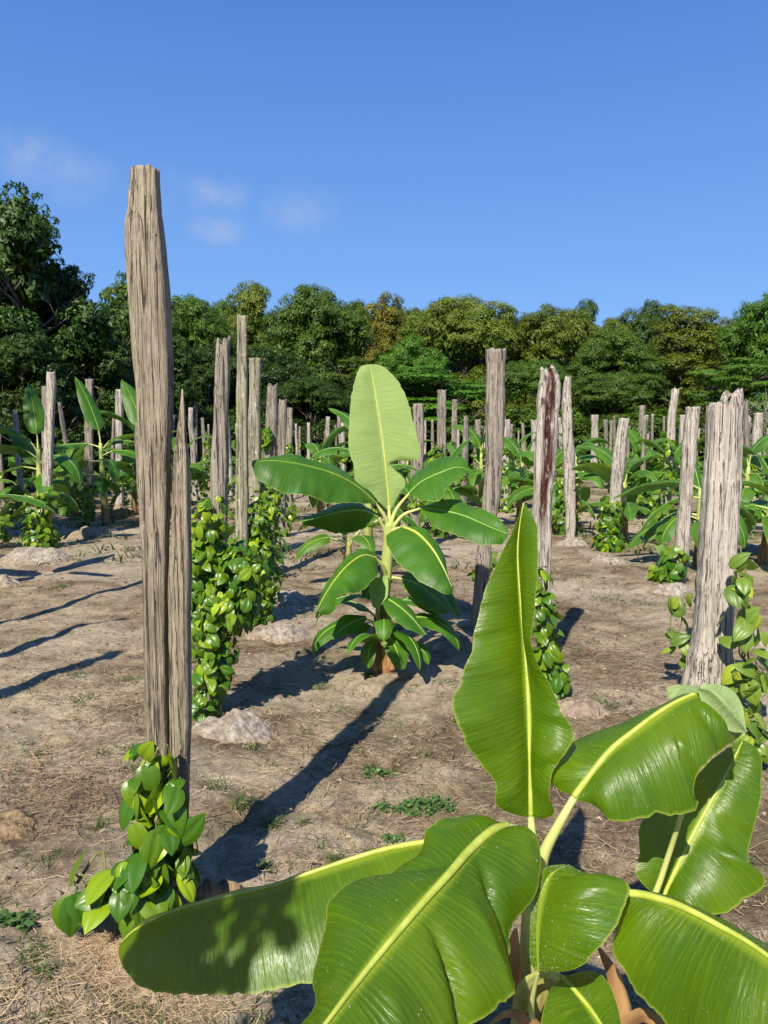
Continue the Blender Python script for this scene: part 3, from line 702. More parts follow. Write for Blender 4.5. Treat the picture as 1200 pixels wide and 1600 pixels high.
def banana_leaf(root, data, mat, ribmat, rib=.008, pet=None, petr=.011, dew=0, seed=0, petmat=None, ribflat=1.0, label=None):
    v, f, uv, mid, mn = data
    lf = mesh('leaf', v, f, mat, root, uv=uv)
    if label: lf['label'] = label
    n = len(mid); rad = rib * (1 - .75 * np.linspace(0, 1, n) ** 1.1)
    tv, tf = tube(mid + mn * rad[:, None] * .25, rad, 7)
    o = mesh('midrib', tv, tf, ribmat, root); o.parent = lf
    if pet is not None:
        pp = resample(np.vstack([pet, mid[1][None]]), 16); tv, tf = tube(pp, np.linspace(petr * 1.25, rib * .98, 16), 9)
        o = mesh('petiole', tv, tf, petmat or M_pet, root); o.parent = lf
    if dew:
        r = np.random.default_rng(seed + 900); mb = MB(); V = v
        ok = np.arange(len(V)); F4 = [q for q in f]
        for k in range(dew):
            # clustered
            q = F4[r.integers(len(F4))]
            if fbm(V[q[0]][0] * 16, V[q[0]][1] * 16 + V[q[0]][2] * 9, seed + 5, 2) < r.uniform(-.25, .35): continue
            w = r.dirichlet((1, 1, 1)); p = w[0] * V[q[0]] + w[1] * V[q[1]] + w[2] * V[q[2]]
            nn = nrm(np.cross(V[q[1]] - V[q[0]], V[q[2]] - V[q[1]])); a = nrm(np.cross(nn, [0.3, .5, .8])); b_ = np.cross(nn, a)
            s_ = r.uniform(.0004, .0013) * (1.6 if r.random() < .08 else 1)
            mb.add(p + s_ * (ICO_V[:, 0:1] * a + ICO_V[:, 1:2] * b_ + ICO_V[:, 2:3] * .7 * nn), ICO_F)
        if mb.n:
            o = mb.build('dew_drops', M_dew, root); o.parent = lf; o['kind'] = 'stuff'
    return lf
CAMV = (0, -1, .6)

# --- foreground plant
fb = np.array([.36, 1.62, 0.0]); fb[2] = gz(fb)
fg = thing('banana_plant', fb, 'large young banana plant with bright wet leaves filling the right foreground', 'banana plant', 'banana plants')
CR = P(838, 1395, 1.60)                     # where the leaf stalks leave the stem
# L1 upright
banana_leaf(fg, loft(PP((829, 1274, 1.62), (828, 1193, 1.64), (826, 1107, 1.67), (821, 1020, 1.70), (814, 942, 1.73), (809, 868, 1.76), (812, 820, 1.78), (818, 786, 1.79)),
    PP((826, 1277, 1.615), (800, 1272, 1.60), (777, 1258, 1.58), (776, 1228, 1.58), (758, 1200, 1.58), (728, 1160, 1.58), (706, 1100, 1.59), (724, 1060, 1.61), (741, 1000, 1.65), (754, 940, 1.68), (776, 880, 1.72), (800, 830, 1.76), (817, 787, 1.79)),
    PP((832, 1277, 1.615), (848, 1279, 1.60), (863, 1271, 1.58), (857, 1240, 1.57), (862, 1200, 1.57), (884, 1172, 1.58), (898, 1150, 1.60), (882, 1112, 1.62), (858, 1075, 1.62), (838, 1040, 1.62), (832, 1000, 1.62), (836, 950, 1.64), (842, 890, 1.67), (841, 835, 1.71), (831, 805, 1.76), (820, 787, 1.79)),
    ny=130, nx=10, bulge=(.10, .12), wave=.010, up=CAMV, seed=1, pleat=.0005, creases=((.12, 1, -.012, .014, .1), (.30, 1, .010, .02, .08), (.42, -1, -.008, .02, .06))), M_near, M_rib, .0072, pet=np.array([CR, P(834, 1340, 1.60)]), petr=.012, dew=260, seed=1, label='upright leaf pointing at the sky')
# L2 right arching leaf with the folded tip
banana_leaf(fg, loft(PP((897, 1246, 1.56), (925, 1208, 1.57), (955, 1172, 1.59), (990, 1143, 1.61), (1030, 1113, 1.63), (1065, 1093, 1.65), (1095, 1083, 1.67), (1122, 1090, 1.70), (1140, 1110, 1.70), (1158, 1140, 1.69)),
    PP((895, 1243, 1.565), (872, 1232, 1.60), (856, 1210, 1.62), (878, 1180, 1.66), (902, 1152, 1.69), (945, 1141, 1.69), (980, 1132, 1.69), (1025, 1105, 1.69), (1060, 1087, 1.70), (1100, 1076, 1.72), (1140, 1078, 1.74), (1155, 1100, 1.72), (1163, 1142, 1.69)),
    PP((899, 1249, 1.555), (925, 1257, 1.54), (957, 1279, 1.50), (1010, 1277, 1.50), (1062, 1272, 1.51), (1088, 1258, 1.52), (1083, 1236, 1.53), (1104, 1195, 1.55), (1125, 1175, 1.58), (1145, 1162, 1.62), (1162, 1144, 1.69)),
    ny=110, nx=10, bulge=(.08, .16), wave=.010, up=CAMV, seed=2, pleat=.0005, creases=((.45, 1, .014, .02, .15), (.62, 1, -.016, .014, .12))), M_near, M_rib, .0078, pet=np.array([CR, P(850, 1335, 1.575), P(875, 1285, 1.56)]), petr=.013, dew=500, seed=2, label='leaf arching to the right with its tip folded over')
# pale underside flap at the tip of L2
v, f, uv, mid, mn = loft(PP((1092, 1076, 1.645), (1112, 1078, 1.62), (1135, 1098, 1.60), (1158, 1128, 1.60), (1166, 1144, 1.61)), PP((1090, 1080, 1.65), (1098, 1100, 1.635), (1112, 1125, 1.62), (1140, 1142, 1.61), (1165, 1145, 1.61)),
    PP((1094, 1072, 1.66), (1120, 1068, 1.66), (1142, 1078, 1.66), (1158, 1100, 1.65), (1167, 1143, 1.61)), ny=30, nx=5, bulge=(.2, .25), wave=.006, up=(0, 1, -.6), seed=3)
o = mesh('leaf_fold', v, f, M_near, fg, uv=uv)
v, f, uv, mid, mn = loft(PP((1044, 1079, 1.70), (1062, 1074, 1.695), (1082, 1075, 1.67), (1092, 1077, 1.65)), PP((1040, 1085, 1.69), (1048, 1092, 1.69), (1068, 1086, 1.67), (1090, 1082, 1.655)),
    PP((1042, 1074, 1.71), (1060, 1070, 1.71), (1085, 1072, 1.68), (1092, 1075, 1.66)), ny=20, nx=3, bulge=(.2, .2), wave=.004, up=(0, 1, -.6), seed=4)
o = mesh('leaf_fold', v, f, M_near, fg, uv=uv)
# L3 lower right
banana_leaf(fg, loft(PP((1035, 1404, 1.72), (1060, 1350, 1.74), (1090, 1290, 1.77), (1118, 1240, 1.80), (1142, 1195, 1.84), (1160, 1158, 1.88)),
    PP((1032, 1403, 1.72), (1008, 1385, 1.71), (995, 1360, 1.72), (1000, 1330, 1.74), (996, 1290, 1.77), (1030, 1262, 1.80), (1075, 1225, 1.83), (1115, 1185, 1.86), (1158, 1155, 1.885)),
    PP((1040, 1406, 1.715), (1075, 1414, 1.67), (1112, 1427, 1.65), (1150, 1416, 1.66), (1188, 1392, 1.68), (1186, 1372, 1.70), (1168, 1345, 1.72), (1178, 1300, 1.75), (1187, 1245, 1.79), (1190, 1195, 1.83), (1182, 1170, 1.86), (1162, 1156, 1.88)),
    ny=80, nx=8, bulge=(.05, .14), wave=.012, up=CAMV, seed=5, pleat=.0005, creases=((.35, 1, .02, .015, .1), (.5, 1, -.015, .02, .1))), M_near, M_rib, .0065, pet=np.array([CR + np.array([.04, 0, 0]), P(960, 1440, 1.64), P(1010, 1430, 1.70)]), dew=260, seed=5, label='lower leaf at the right in front of the ground')
# thin pale stalk crossing below L2
tv, tf = tube(resample(PP((985, 1470, 1.62), (1022, 1400, 1.63), (1045, 1335, 1.62), (1066, 1270, 1.58)), 14), np.linspace(.0085, .005, 14), 8); mesh('petiole', tv, tf, M_pet, fg)
# L4 bottom right
banana_leaf(fg, loft(PP((978, 1396, 1.40), (1010, 1400, 1.38), (1060, 1415, 1.34), (1120, 1445, 1.28), (1180, 1480, 1.22), (1250, 1535, 1.15), (1330, 1620, 1.08)),
    PP((976, 1393, 1.41), (1012, 1392, 1.41), (1062, 1404, 1.40), (1125, 1432, 1.36), (1185, 1465, 1.30), (1260, 1515, 1.25), (1335, 1615, 1.10)),
    PP((975, 1400, 1.40), (963, 1450, 1.38), (957, 1482, 1.36), (978, 1530, 1.33), (1010, 1570, 1.29), (1050, 1612, 1.24), (1120, 1680, 1.15), (1220, 1740, 1.08), (1300, 1700, 1.05), (1335, 1625, 1.08)),
    ny=90, nx=10, bulge=(.03, .12), wave=.006, up=CAMV, seed=6, pleat=.0006), M_near, M_rib, .0080, pet=np.array([CR + np.array([.03, -.02, -.03]), P(905, 1440, 1.50), P(950, 1400, 1.44)]), dew=420, seed=6, label='broad leaf leaving the frame at the bottom right')
# L5 small curled leaf in the middle
banana_leaf(fg, loft(PP((842, 1518, 1.36), (840, 1480, 1.37), (840, 1440, 1.385), (845, 1400, 1.40), (858, 1368, 1.42), (885, 1352, 1.43)),
    PP((838, 1518, 1.365), (829, 1500, 1.37), (828, 1460, 1.38), (830, 1425, 1.395), (840, 1380, 1.41), (852, 1356, 1.42), (882, 1350, 1.43)),
    PP((846, 1519, 1.355), (880, 1517, 1.32), (918, 1501, 1.30), (955, 1466, 1.30), (974, 1428, 1.32), (981, 1389, 1.35), (950, 1388, 1.38), (925, 1370, 1.40), (888, 1351, 1.43)),
    ny=60, nx=10, bulge=(.05, .16), wave=.008, up=CAMV, seed=7, pleat=.0006, creases=((.5, 1, .02, .03, .2),)), M_near, M_near, .003, pet=np.array([P(830, 1600, 1.45), P(832, 1560, 1.40)]), petr=.006, dew=900, seed=7, label='small curled leaf speckled with dew in the middle of the plant')
# L6 dark low leaf
banana_leaf(fg, loft(PP((878, 1528, 1.50), (900, 1550, 1.46), (925, 1580, 1.42), (950, 1620, 1.36), (965, 1660, 1.30)),
    PP((874, 1530, 1.50), (856, 1552, 1.46), (846, 1590, 1.42), (850, 1640, 1.37), (890, 1690, 1.32), (960, 1665, 1.30)),
    PP((884, 1525, 1.50), (915, 1518, 1.50), (945, 1526, 1.48), (963, 1565, 1.43), (972, 1610, 1.37), (968, 1655, 1.31)),
    ny=40, nx=6, bulge=(.1, .1), wave=.006, up=CAMV, seed=8), M_near, M_rib, .006, pet=np.array([CR + np.array([.01, -.02, -.12]), P(868, 1522, 1.53)]), seed=8, dew=60)
# L7 large near leaf
banana_leaf(fg, loft(PP((792, 1293, 1.47), (768, 1300, 1.43), (735, 1328, 1.37), (700, 1368, 1.30), (660, 1412, 1.235), (615, 1465, 1.17), (570, 1520, 1.11), (520, 1585, 1.04), (480, 1640, .99), (440, 1700, .95)),
    PP((790, 1288, 1.48), (748, 1270, 1.47), (702, 1275, 1.45), (670, 1296, 1.43), (658, 1330, 1.40), (600, 1356, 1.35), (555, 1372, 1.31), (514, 1400, 1.27), (507, 1440, 1.23), (494, 1490, 1.18), (486, 1530, 1.14), (489, 1572, 1.09), (462, 1620, 1.04), (435, 1695, .96)),
    PP((797, 1290, 1.47), (826, 1300, 1.45), (842, 1335, 1.42), (838, 1385, 1.38), (812, 1432, 1.34), (800, 1468, 1.30), (808, 1515, 1.25), (792, 1558, 1.20), (745, 1598, 1.14), (690, 1640, 1.09), (600, 1700, 1.02), (520, 1740, .96), (450, 1710, .95)),
    ny=190, nx=16, bulge=(.10, .12), wave=.014, up=(0, -.5, 1), seed=9, pleat=.0008, creases=((.20, 1, -.030, .012, .16), (.47, 1, -.035, .010, .12), (.33, 1, .012, .02, .12), (.30, -1, -.014, .02, .1), (.66, 1, .015, .03, .1))), M_near, M_rib, .0098, pet=np.array([CR, P(826, 1345, 1.57), P(812, 1302, 1.51)]), petr=.014, dew=900, seed=9, label='largest leaf, reaching toward the viewer at the bottom')
# L8 long left leaf
banana_leaf(fg, loft(PP((720, 1312, 1.50), (660, 1317, 1.50), (600, 1328, 1.49), (540, 1346, 1.48), (480, 1366, 1.47), (430, 1383, 1.46), (350, 1402, 1.46), (270, 1424, 1.47), (215, 1450, 1.49), (188, 1474, 1.50)),
    PP((720, 1309, 1.51), (660, 1312, 1.54), (600, 1322, 1.56), (540, 1340, 1.56), (480, 1360, 1.55), (430, 1378, 1.55), (350, 1398, 1.55), (268, 1419, 1.54), (212, 1445, 1.52), (187, 1472, 1.50)),
    PP((722, 1330, 1.49), (700, 1420, 1.40), (640, 1500, 1.34), (560, 1527, 1.32), (490, 1536, 1.31), (420, 1546, 1.31), (350, 1553, 1.32), (290, 1554, 1.34), (230, 1545, 1.38), (200, 1520, 1.42), (185, 1492, 1.47), (187, 1476, 1.50)),
    ny=110, nx=10, bulge=(.02, .10), wave=.006, up=CAMV, seed=10, pleat=.0006), M_near, M_rib, .0065, pet=np.array([CR, P(800, 1335, 1.55), P(765, 1315, 1.52)]), petr=.013, dew=420, seed=10, label='long leaf stretching left across the ground, partly shaded')
# stem of the foreground plant
def stem(root, pts, rad, mat, name='pseudostem', sides=20, seed=0, n=30, groove=.05):
    pp = resample(np.array(pts), n); rd = np.interp(np.linspace(0, 1, n), np.linspace(0, 1, len(rad)), rad)
    v, f = tube(pp, rd, sides); c = np.repeat(pp, sides, 0); ang = np.tile(np.arange(sides) / sides * 2 * pi, n); z = np.repeat(np.linspace(0, 1, n), sides)
    k = 1 + groove * (np.sign(np.sin(ang * 1.5 + z * 5)) * .5 + 2 * fbm(ang * 2, z * 3, seed, 3))
    v = c + (v - c) * k[:, None]; return mesh(name, v, f, mat, root)
stem(fg, [fb + np.array([0, 0, -.05]), fb + np.array([-.005, -.01, .25]), CR + np.array([0, 0, -.02])], [.075, .055, .03], M_pstem)
def sheath(root, pts, wid, seed, mat=None, curl=.02, name='dry_sheath'):
    mid = resample(np.array(pts), 24); w = np.interp(np.linspace(0, 1, 24), [0, .2, .7, 1], [.9, 1, .6, .12]) * wid
    side = nrm(np.cross(np.gradient(mid, axis=0), np.array([.3, -1, .2]))); back = np.array([0, .5, 0])
    v, f, uv, _, _ = loft(mid, mid + side * w[:, None] + back * w[:, None] * .8, mid - side * w[:, None] + back * w[:, None] * .8, ny=24, nx=4, bulge=(.2, .2), wave=.01, up=CAMV, seed=seed)
    return mesh(name, v, f, mat or M_sheath, root, uv=uv)
sheath(fg, [P(815, 1680, 1.5), P(815, 1600, 1.48), P(820, 1545, 1.47), P(845, 1525, 1.45), P(875, 1530, 1.42)], .028, 1, M_pstem, name='old_leaf_base')
sheath(fg, [P(880, 1700, 1.5), P(845, 1620, 1.44), (P(800, 1585, 1.42)), P(760, 1605, 1.40)], .022, 2)
sheath(fg, [P(960, 1680, 1.5), P(975, 1600, 1.5), P(960, 1530, 1.5), P(935, 1480, 1.5)], .03, 3, name='dry_sheath')
sheath(fg, [P(960, 1640, 1.45), P(1000, 1592, 1.42), P(1050, 1610, 1.38)], .03, 4)
sheath(fg, [P(800, 1560, 1.56), P(800, 1500, 1.55), P(806, 1450, 1.55)], .03, 5)

D_ = pi / 180
def gen_leaf(base, az, el, L, Wd, droop, fold, r, twist=0.0, n=14):
    d = np.array([cos(az) * cos(el), sin(az) * cos(el), sin(el)]); p = np.array(base, float); pts = [p.copy()]; e = el
    for i in range(n - 1):
        e -= droop / n * (1 + 1.2 * i / n); d = np.array([cos(az) * cos(e), sin(az) * cos(e), sin(e)]); p = p + d * L / n; pts.append(p.copy())
    pts = np.array(pts); T = nrm(np.gradient(pts, axis=0)); side = nrm(np.cross(T, np.array([0, 0, 1.0]))); up = nrm(np.cross(side, T))
    side2 = side * cos(twist) + up * sin(twist); up2 = -side * sin(twist) + up * cos(twist)
    s = np.linspace(0, 1, n); w = Wd * (np.sin(np.clip(s, 0, 1) ** .62 * pi) ** .62) ; w[0] = Wd * .12; w[-1] = .004
    w = w[:, None]
    Lf = pts + side2 * w * cos(fold) - up2 * w * sin(fold); Rt = pts - side2 * w * cos(fold) - up2 * w * sin(fold)
    return pts, Lf, Rt, up2.mean(0)
# --- central plant
cb = G(600, 1045); cb[2] = gz(cb)
cp = thing('banana_plant', cb, 'banana plant in the middle of the plot with one pale upright leaf', 'banana plant', 'banana plants')
Yc = cb[1]
def C(*pts): return PP(*[(u, v, Yc + d) for (u, v, d) in pts])
ST = C((609, 815, 0))[0]
stem(cp, [cb + np.array([0, 0, -.05]), C((597, 960, 0))[0], C((604, 890, 0))[0], ST], [.065, .05, .042, .032], M_pstem, sides=18)
def cl(mid, l, r, pet=None, up=CAMV, b=(.1, .1), seed=0, rib=.0075, wave=.02, mat=None, tears=(), petr=.014, ribmat=None, label=None):
    banana_leaf(cp, loft(C(*mid), C(*l), C(*r), ny=60, nx=6, bulge=b, wave=wave * 1.5, up=up, seed=seed, wf=1.5, tears=tears, pleat=.0012), mat or M_mid, ribmat or M_ribm, rib, pet=None if pet is None else C(*pet), petr=petr, seed=seed, label=label)
cl([(608, 794, .0), (604, 742, .03), (598, 690, .08), (589, 631, .14), (583, 595, .18), (577, 570, .2)],
   [(604, 796, .0), (590, 782, -.02), (575, 765, -.03), (557, 757, -.04), (551, 722, -.02), (543, 696, .0), (546, 641, .07), (552, 602, .13), (562, 574, .18), (576, 569, .2)],
   [(612, 796, .0), (622, 773, .0), (634, 752, .02), (610, 723, .05), (654, 718, .04), (654, 696, .05), (646, 657, .09), (635, 622, .13), (620, 594, .17), (597, 572, .2), (580, 569, .2)],
   pet=[(609, 820, 0)], up=(0, 1, -.4), b=(-.08, -.05), seed=31, rib=.009, wave=.012, ribmat=M_rib, label='pale upright leaf showing its underside, torn at the right')
cl([(586, 785, -.05), (560, 762, -.12), (525, 742, -.2), (480, 728, -.28), (430, 720, -.36), (394, 722, -.42)],
   [(586, 781, .0), (575, 764, .02), (550, 744, .0), (520, 728, -.06), (480, 716, -.16), (430, 713, -.28), (395, 719, -.41)],
   [(588, 789, -.08), (560, 788, -.22), (520, 788, -.32), (480, 778, -.40), (440, 767, -.46), (405, 745, -.46), (393, 726, -.43)],
   pet=[(608, 825, 0), (600, 805, -.03)], seed=32, up=(0, -.6, 1))
cl([(590, 808, -.05), (565, 797, -.12), (530, 800, -.2), (500, 808, -.25), (472, 815, -.28)],
   [(590, 803, -.03), (560, 787, .05), (525, 788, .05), (495, 800, -.1), (471, 811, -.27)],
   [(588, 813, -.08), (570, 825, -.06), (540, 834, -.05), (505, 828, -.15), (473, 819, -.28)],
   pet=[(607, 850, 0), (600, 825, -.02)], seed=33, up=(0, -.3, 1))
cl([(640, 770, -.02), (660, 752, -.04), (690, 738, -.06), (715, 730, -.06), (735, 736, -.06)],
   [(637, 768, .03), (645, 748, .1), (672, 727, .12), (700, 715, .10), (722, 716, .05), (735, 732, -.04)],
   [(642, 776, -.08), (665, 782, -.2), (690, 778, -.24), (700, 765, -.2), (722, 750, -.14), (735, 738, -.07)],
   pet=[(609, 822, 0), (620, 795, 0)], seed=34, up=(0, -.5, 1))
cl([(655, 794, -.06), (690, 798, -.1), (725, 806, -.16), (762, 822, -.24), (792, 834, -.3)],
   [(655, 790, -.03), (690, 785, .0), (728, 788, -.02), (762, 804, -.12), (795, 828, -.28)],
   [(657, 800, -.1), (680, 822, -.22), (715, 842, -.3), (752, 850, -.36), (780, 850, -.36), (794, 838, -.31)],
   pet=[(610, 830, 0), (630, 805, -.04)], seed=35, up=(0, -.6, 1), b=(.1, .12))
cl([(630, 824, -.16), (652, 834, -.26), (674, 856, -.36), (692, 886, -.44), (706, 918, -.5)],
   [(628, 821, -.14), (655, 826, -.2), (682, 850, -.26), (700, 885, -.35), (711, 922, -.48)],
   [(620, 826, -.18), (603, 838, -.24), (608, 862, -.36), (630, 890, -.48), (665, 912, -.56), (695, 928, -.58), (708, 926, -.54)],
   pet=[(606, 850, -.02), (612, 830, -.08)], seed=36, b=(.08, .12), rib=.012, ribmat=M_rib, label='broad glossy leaf drooping to the front right')
cl([(588, 872, -.12), (568, 868, -.2), (545, 882, -.3), (522, 908, -.4), (505, 935, -.48), (495, 954, -.52)],
   [(586, 866, -.1), (562, 859, -.14), (538, 870, -.2), (518, 895, -.3), (500, 925, -.42), (493, 950, -.5)],
   [(592, 880, -.16), (590, 898, -.26), (575, 915, -.38), (552, 928, -.46), (532, 935, -.52), (522, 955, -.56), (500, 958, -.54)],
   pet=[(604, 900, -.02), (598, 884, -.08)], seed=37, b=(.08, .12), ribmat=M_rib, wave=.03)
cl([(628, 905, .02), (650, 912, -.02), (675, 930, -.08), (700, 952, -.1)], [(626, 902, .05), (655, 900, .1), (685, 918, .06), (704, 950, -.05)], [(630, 912, -.05), (648, 935, -.15), (670, 950, -.2), (698, 958, -.14)],
   pet=[(603, 910, 0), (612, 903, .0)], seed=38, up=(0, -.3, 1))
cl([(645, 880, .2), (665, 895, .25), (690, 925, .2), (715, 965, .15)], [(645, 876, .25), (675, 885, .35), (705, 920, .3), (720, 962, .18)], [(642, 890, .12), (655, 918, .1), (685, 945, .05), (710, 970, .1)],
   pet=[(604, 890, .05), (620, 880, .12)], seed=39, up=(0, -.3, 1))
cl([(598, 932, -.12), (620, 945, -.2), (643, 965, -.28), (664, 990, -.34)], [(598, 929, -.1), (628, 936, -.12), (650, 958, -.2), (666, 988, -.33)], [(596, 938, -.16), (608, 962, -.28), (635, 984, -.36), (662, 994, -.36)],
   pet=[(592, 975, -.05), (592, 950, -.08)], seed=40, rib=.008, petr=.009)
cl([(572, 966, -.1), (552, 972, -.18), (535, 983, -.24), (518, 998, -.28)], [(572, 962, -.08), (550, 962, -.1), (530, 970, -.16), (517, 994, -.27)], [(572, 970, -.14), (555, 985, -.24), (540, 992, -.28), (520, 1000, -.29)],
   pet=[(590, 1000, -.05), (584, 975, -.08)], seed=41, rib=.007, petr=.008)
cl([(600, 982, -.18), (612, 1000, -.24), (622, 1022, -.28), (630, 1046, -.3)], [(600, 979, -.16), (622, 985, -.18), (636, 1012, -.22), (633, 1044, -.29)], [(597, 986, -.2), (598, 1008, -.28), (610, 1032, -.32), (627, 1047, -.31)],
   pet=[(596, 1020, -.04), (594, 990, -.12)], seed=42, rib=.008, petr=.008)
cl([(584, 1000, -.14), (578, 1012, -.18), (575, 1028, -.2), (576, 1044, -.2)], [(586, 998, -.13), (588, 1014, -.17), (584, 1034, -.2), (578, 1044, -.2)], [(582, 999, -.14), (568, 1008, -.18), (563, 1026, -.2), (573, 1043, -.2)],
   pet=[(594, 1030, -.04), (588, 1004, -.1)], seed=43, rib=.006, petr=.006)
cl([(590, 905, .02), (578, 918, -.05), (572, 935, -.1)], [(588, 903, .04), (568, 912, .02), (566, 932, -.08)], [(592, 908, 0), (586, 925, -.08), (577, 938, -.1)], pet=[(600, 925, 0)], seed=44, rib=.006, petr=.006)
cl([(600, 900, -.06), (590, 925, -.14), (586, 950, -.18)], [(598, 898, -.06), (578, 915, -.1), (582, 948, -.17)], [(606, 899, -.06), (606, 930, -.16), (590, 952, -.18)], pet=[(603, 905, 0)], seed=45, rib=.006, petr=.006, up=(0, 1, .2))
for k, (az, el, L_, w_, dr_, zz_) in enumerate(((D_ * 200, .5, .42, .085, 1.3, .28), (D_ * 340, .6, .45, .09, 1.4, .30), (D_ * 300, .7, .40, .08, 1.6, .22), (D_ * 240, .9, .34, .075, 1.3, .18), (D_ * 150, .6, .45, .09, 1.2, .35), (D_ * 30, .6, .5, .10, 1.2, .40), (D_ * 350, .2, .42, .09, 1.3, .45), (D_ * 190, .3, .40, .085, 1.2, .48), (D_ * 320, .9, .3, .07, 1.6, .12), (D_ * 270, 1.0, .3, .06, 2.0, .30))):
    rr0 = random.Random(k); bs_ = cb + np.array([cos(az) * .05, sin(az) * .05, zz_]); pts_, l_, r__, up_ = gen_leaf(bs_ + np.array([cos(az) * .05, sin(az) * .05, .04]), az, el, L_ * 1.3, w_ * 1.2, dr_, .25, rr0, twist=rr0.uniform(-.4, .4))
    banana_leaf(cp, loft(pts_, l_, r__, ny=30, nx=5, bulge=(.1, .1), wave=.02, up=up_, seed=400 + k, wf=2), M_mid, M_ribm, .006, pet=np.array([bs_ - np.array([0, 0, .06]), bs_]), petr=.008)
for k, (u, v, r_) in enumerate(((588, 1000, .03), (610, 1020, .028), (600, 990, .03))):
    sheath(cp, [cb + np.array([(u - 600) / F * Yc * 1.2, -.06, -.02]), C((u, v + 10, -.09))[0], C((u - 3 + 3 * k, v - 40, -.06))[0]], r_, 60 + k)
stem(cp, [C((588, 1044, -.1))[0], C((590, 990, -.09))[0], C((590, 955, -.08))[0]], [.03, .02, .012], M_pstem, sides=10, name='sucker_stem')
stem(cp, [C((612, 1046, -.06))[0], C((610, 1000, -.06))[0], C((606, 975, -.06))[0]], [.03, .02, .012], M_sheath, sides=10, name='sucker_stem')

# --- generic banana plants
def gen_banana(name, loc, label, h, seed, group='banana plants', nl=8, spec=None, young=True, mat=None, scale=1.0):
    r = random.Random(seed); loc = np.array(loc, float); root = thing(name, loc, label, 'banana plant', group); lean = np.array([r.uniform(-.06, .06), r.uniform(-.06, .06), 0])
    top = loc + lean + np.array([0, 0, h])
    stem(root, [loc + np.array([0, 0, -.05]), loc + lean * .4 + np.array([0, 0, h * .5]), top], [.07 * scale, .055 * scale, .03 * scale], M_pstem, sides=10, n=12)
    leaves = spec or [(r.uniform(0, 6.28) if i else r.uniform(0, 6.28), r.uniform(-.2, 1.0) if i > 1 else r.uniform(1.15, 1.4), r.uniform(.65, 1.05), r.uniform(.14, .20), r.uniform(.6, 1.7), r.uniform(.0, .5)) for i in range(nl)]
    if not spec: leaves = [((i * 2.4 + r.uniform(-.3, .3)),) + l[1:] for i, l in enumerate(leaves)]
    if spec and h > .9: leaves = list(spec) + [(r.uniform(0, 6.28), r.uniform(-.3, .5), r.uniform(.5, .85), r.uniform(.13, .18), r.uniform(.8, 1.5), .3) for _ in range(5)]
    for i, l in enumerate(leaves):
        az, el, L, Wd, dr, fo = l
        st = top - np.array([0, 0, h * .055 * i])
        pl = .22 * scale; d = np.array([cos(az) * cos(min(el + .35, 1.45)), sin(az) * cos(min(el + .35, 1.45)), sin(min(el + .35, 1.45))]); bs = st + d * pl
        pts, Lf, Rt, up = gen_leaf(bs, az, el, L * scale, Wd * scale, dr, fo, r, twist=r.uniform(-.5, .5))
        tears = [(r.random(), r.choice((-1, 1)), r.uniform(.1, .6)) for _ in range(r.randrange(3))]
        banana_leaf(root, loft(pts, Lf, Rt, ny=26, nx=4, bulge=(.08, .08), wave=.03, up=up, seed=seed * 13 + i, wf=1.3, tears=tears), mat or M_far, M_ribm, .0062 * scale, pet=np.array([st, st + d * pl * .6]), petr=.012 * scale)
    return root
def at_px(u, Y):
    p = np.array([(u - 600) / F * Y, Y, 0]); p[2] = gz(p); return p
D = radians
# spec: (azimuth: 0 right, 90 away, 270 toward the camera ; elevation ; length ; half width ; droop ; fold)
gen_banana('banana_plant', at_px(62, 11.2), 'leftmost banana plant with raised leaves behind a pale post', 1.35, 101, spec=[
    (D(125), 1.25, .95, .15, .35, .2), (D(180), .75, 1.1, .16, 1.1, .3), (D(185), .35, .9, .15, .8, .3), (D(-20), .25, .95, .15, 1.5, .3), (D(200), -.1, .8, .14, .9, .2), (D(-60), -.2, .75, .13, .8, .3), (D(150), 1.0, .9, .15, .5, .2)], mat=M_mid)
gen_banana('banana_plant', at_px(162, 13.5), 'banana plant just left of the tall foreground post with one level leaf', 1.45, 102, spec=[
    (D(150), 1.2, 1.2, .17, .25, .2), (D(183), .0, 1.3, .17, .25, .4), (D(35), .6, .9, .16, .9, .2), (D(0), .15, .9, .15, .9, .2), (D(190), -.3, .7, .14, .8, .2), (D(-50), .2, .8, .15, 1.3, .2)], mat=M_mid)
gen_banana('banana_plant', at_px(222, 14.5), 'banana plant mostly hidden behind the tall foreground post', 1.5, 103, spec=[
    (D(140), 1.15, 1.25, .2, .3, .2), (D(175), .9, 1.1, .18, .7, .3), (D(185), .3, .9, .17, 1.0, .2), (D(20), .8, .9, .17, .9, .2), (D(190), -.2, .8, .15, .9, .2)])
gen_banana('banana_plant', at_px(-62, 7.8), 'banana plant beyond the left edge with one leaf tip reaching in', .85, 104, spec=[
    (D(5), .2, .78, .12, .7, .3), (D(90), 1.2, 1.0, .15, .4, .2), (D(180), .6, .9, .15, .8, .2), (D(250), .5, .9, .15, .8, .2)])
gen_banana('banana_plant', at_px(573, 9.0), 'banana plant with a fan of leaves behind the left side of the central one', 1.4, 105, spec=[
    (D(165), .95, .62, .12, .5, .2), (D(120), 1.3, .6, .12, .2, .2), (D(180), .5, .7, .13, 1.0, .3), (D(20), .95, .65, .12, .6, .2), (D(0), .4, .6, .12, 1.0, .2), (D(200), .1, .7, .13, 1.1, .2), (D(-40), .3, .55, .12, 1.0, .2)], mat=M_mid)
gen_banana('banana_plant', at_px(540, 8.2), 'small low banana plant with dry base behind the central one', .5, 106, spec=[
    (D(170), .5, .5, .1, 1.0, .2), (D(200), .0, .5, .1, .8, .2), (D(10), .6, .55, .12, 1.0, .2), (D(-60), .4, .5, .11, 1.3, .2), (D(90), 1.2, .4, .1, .3, .2)])
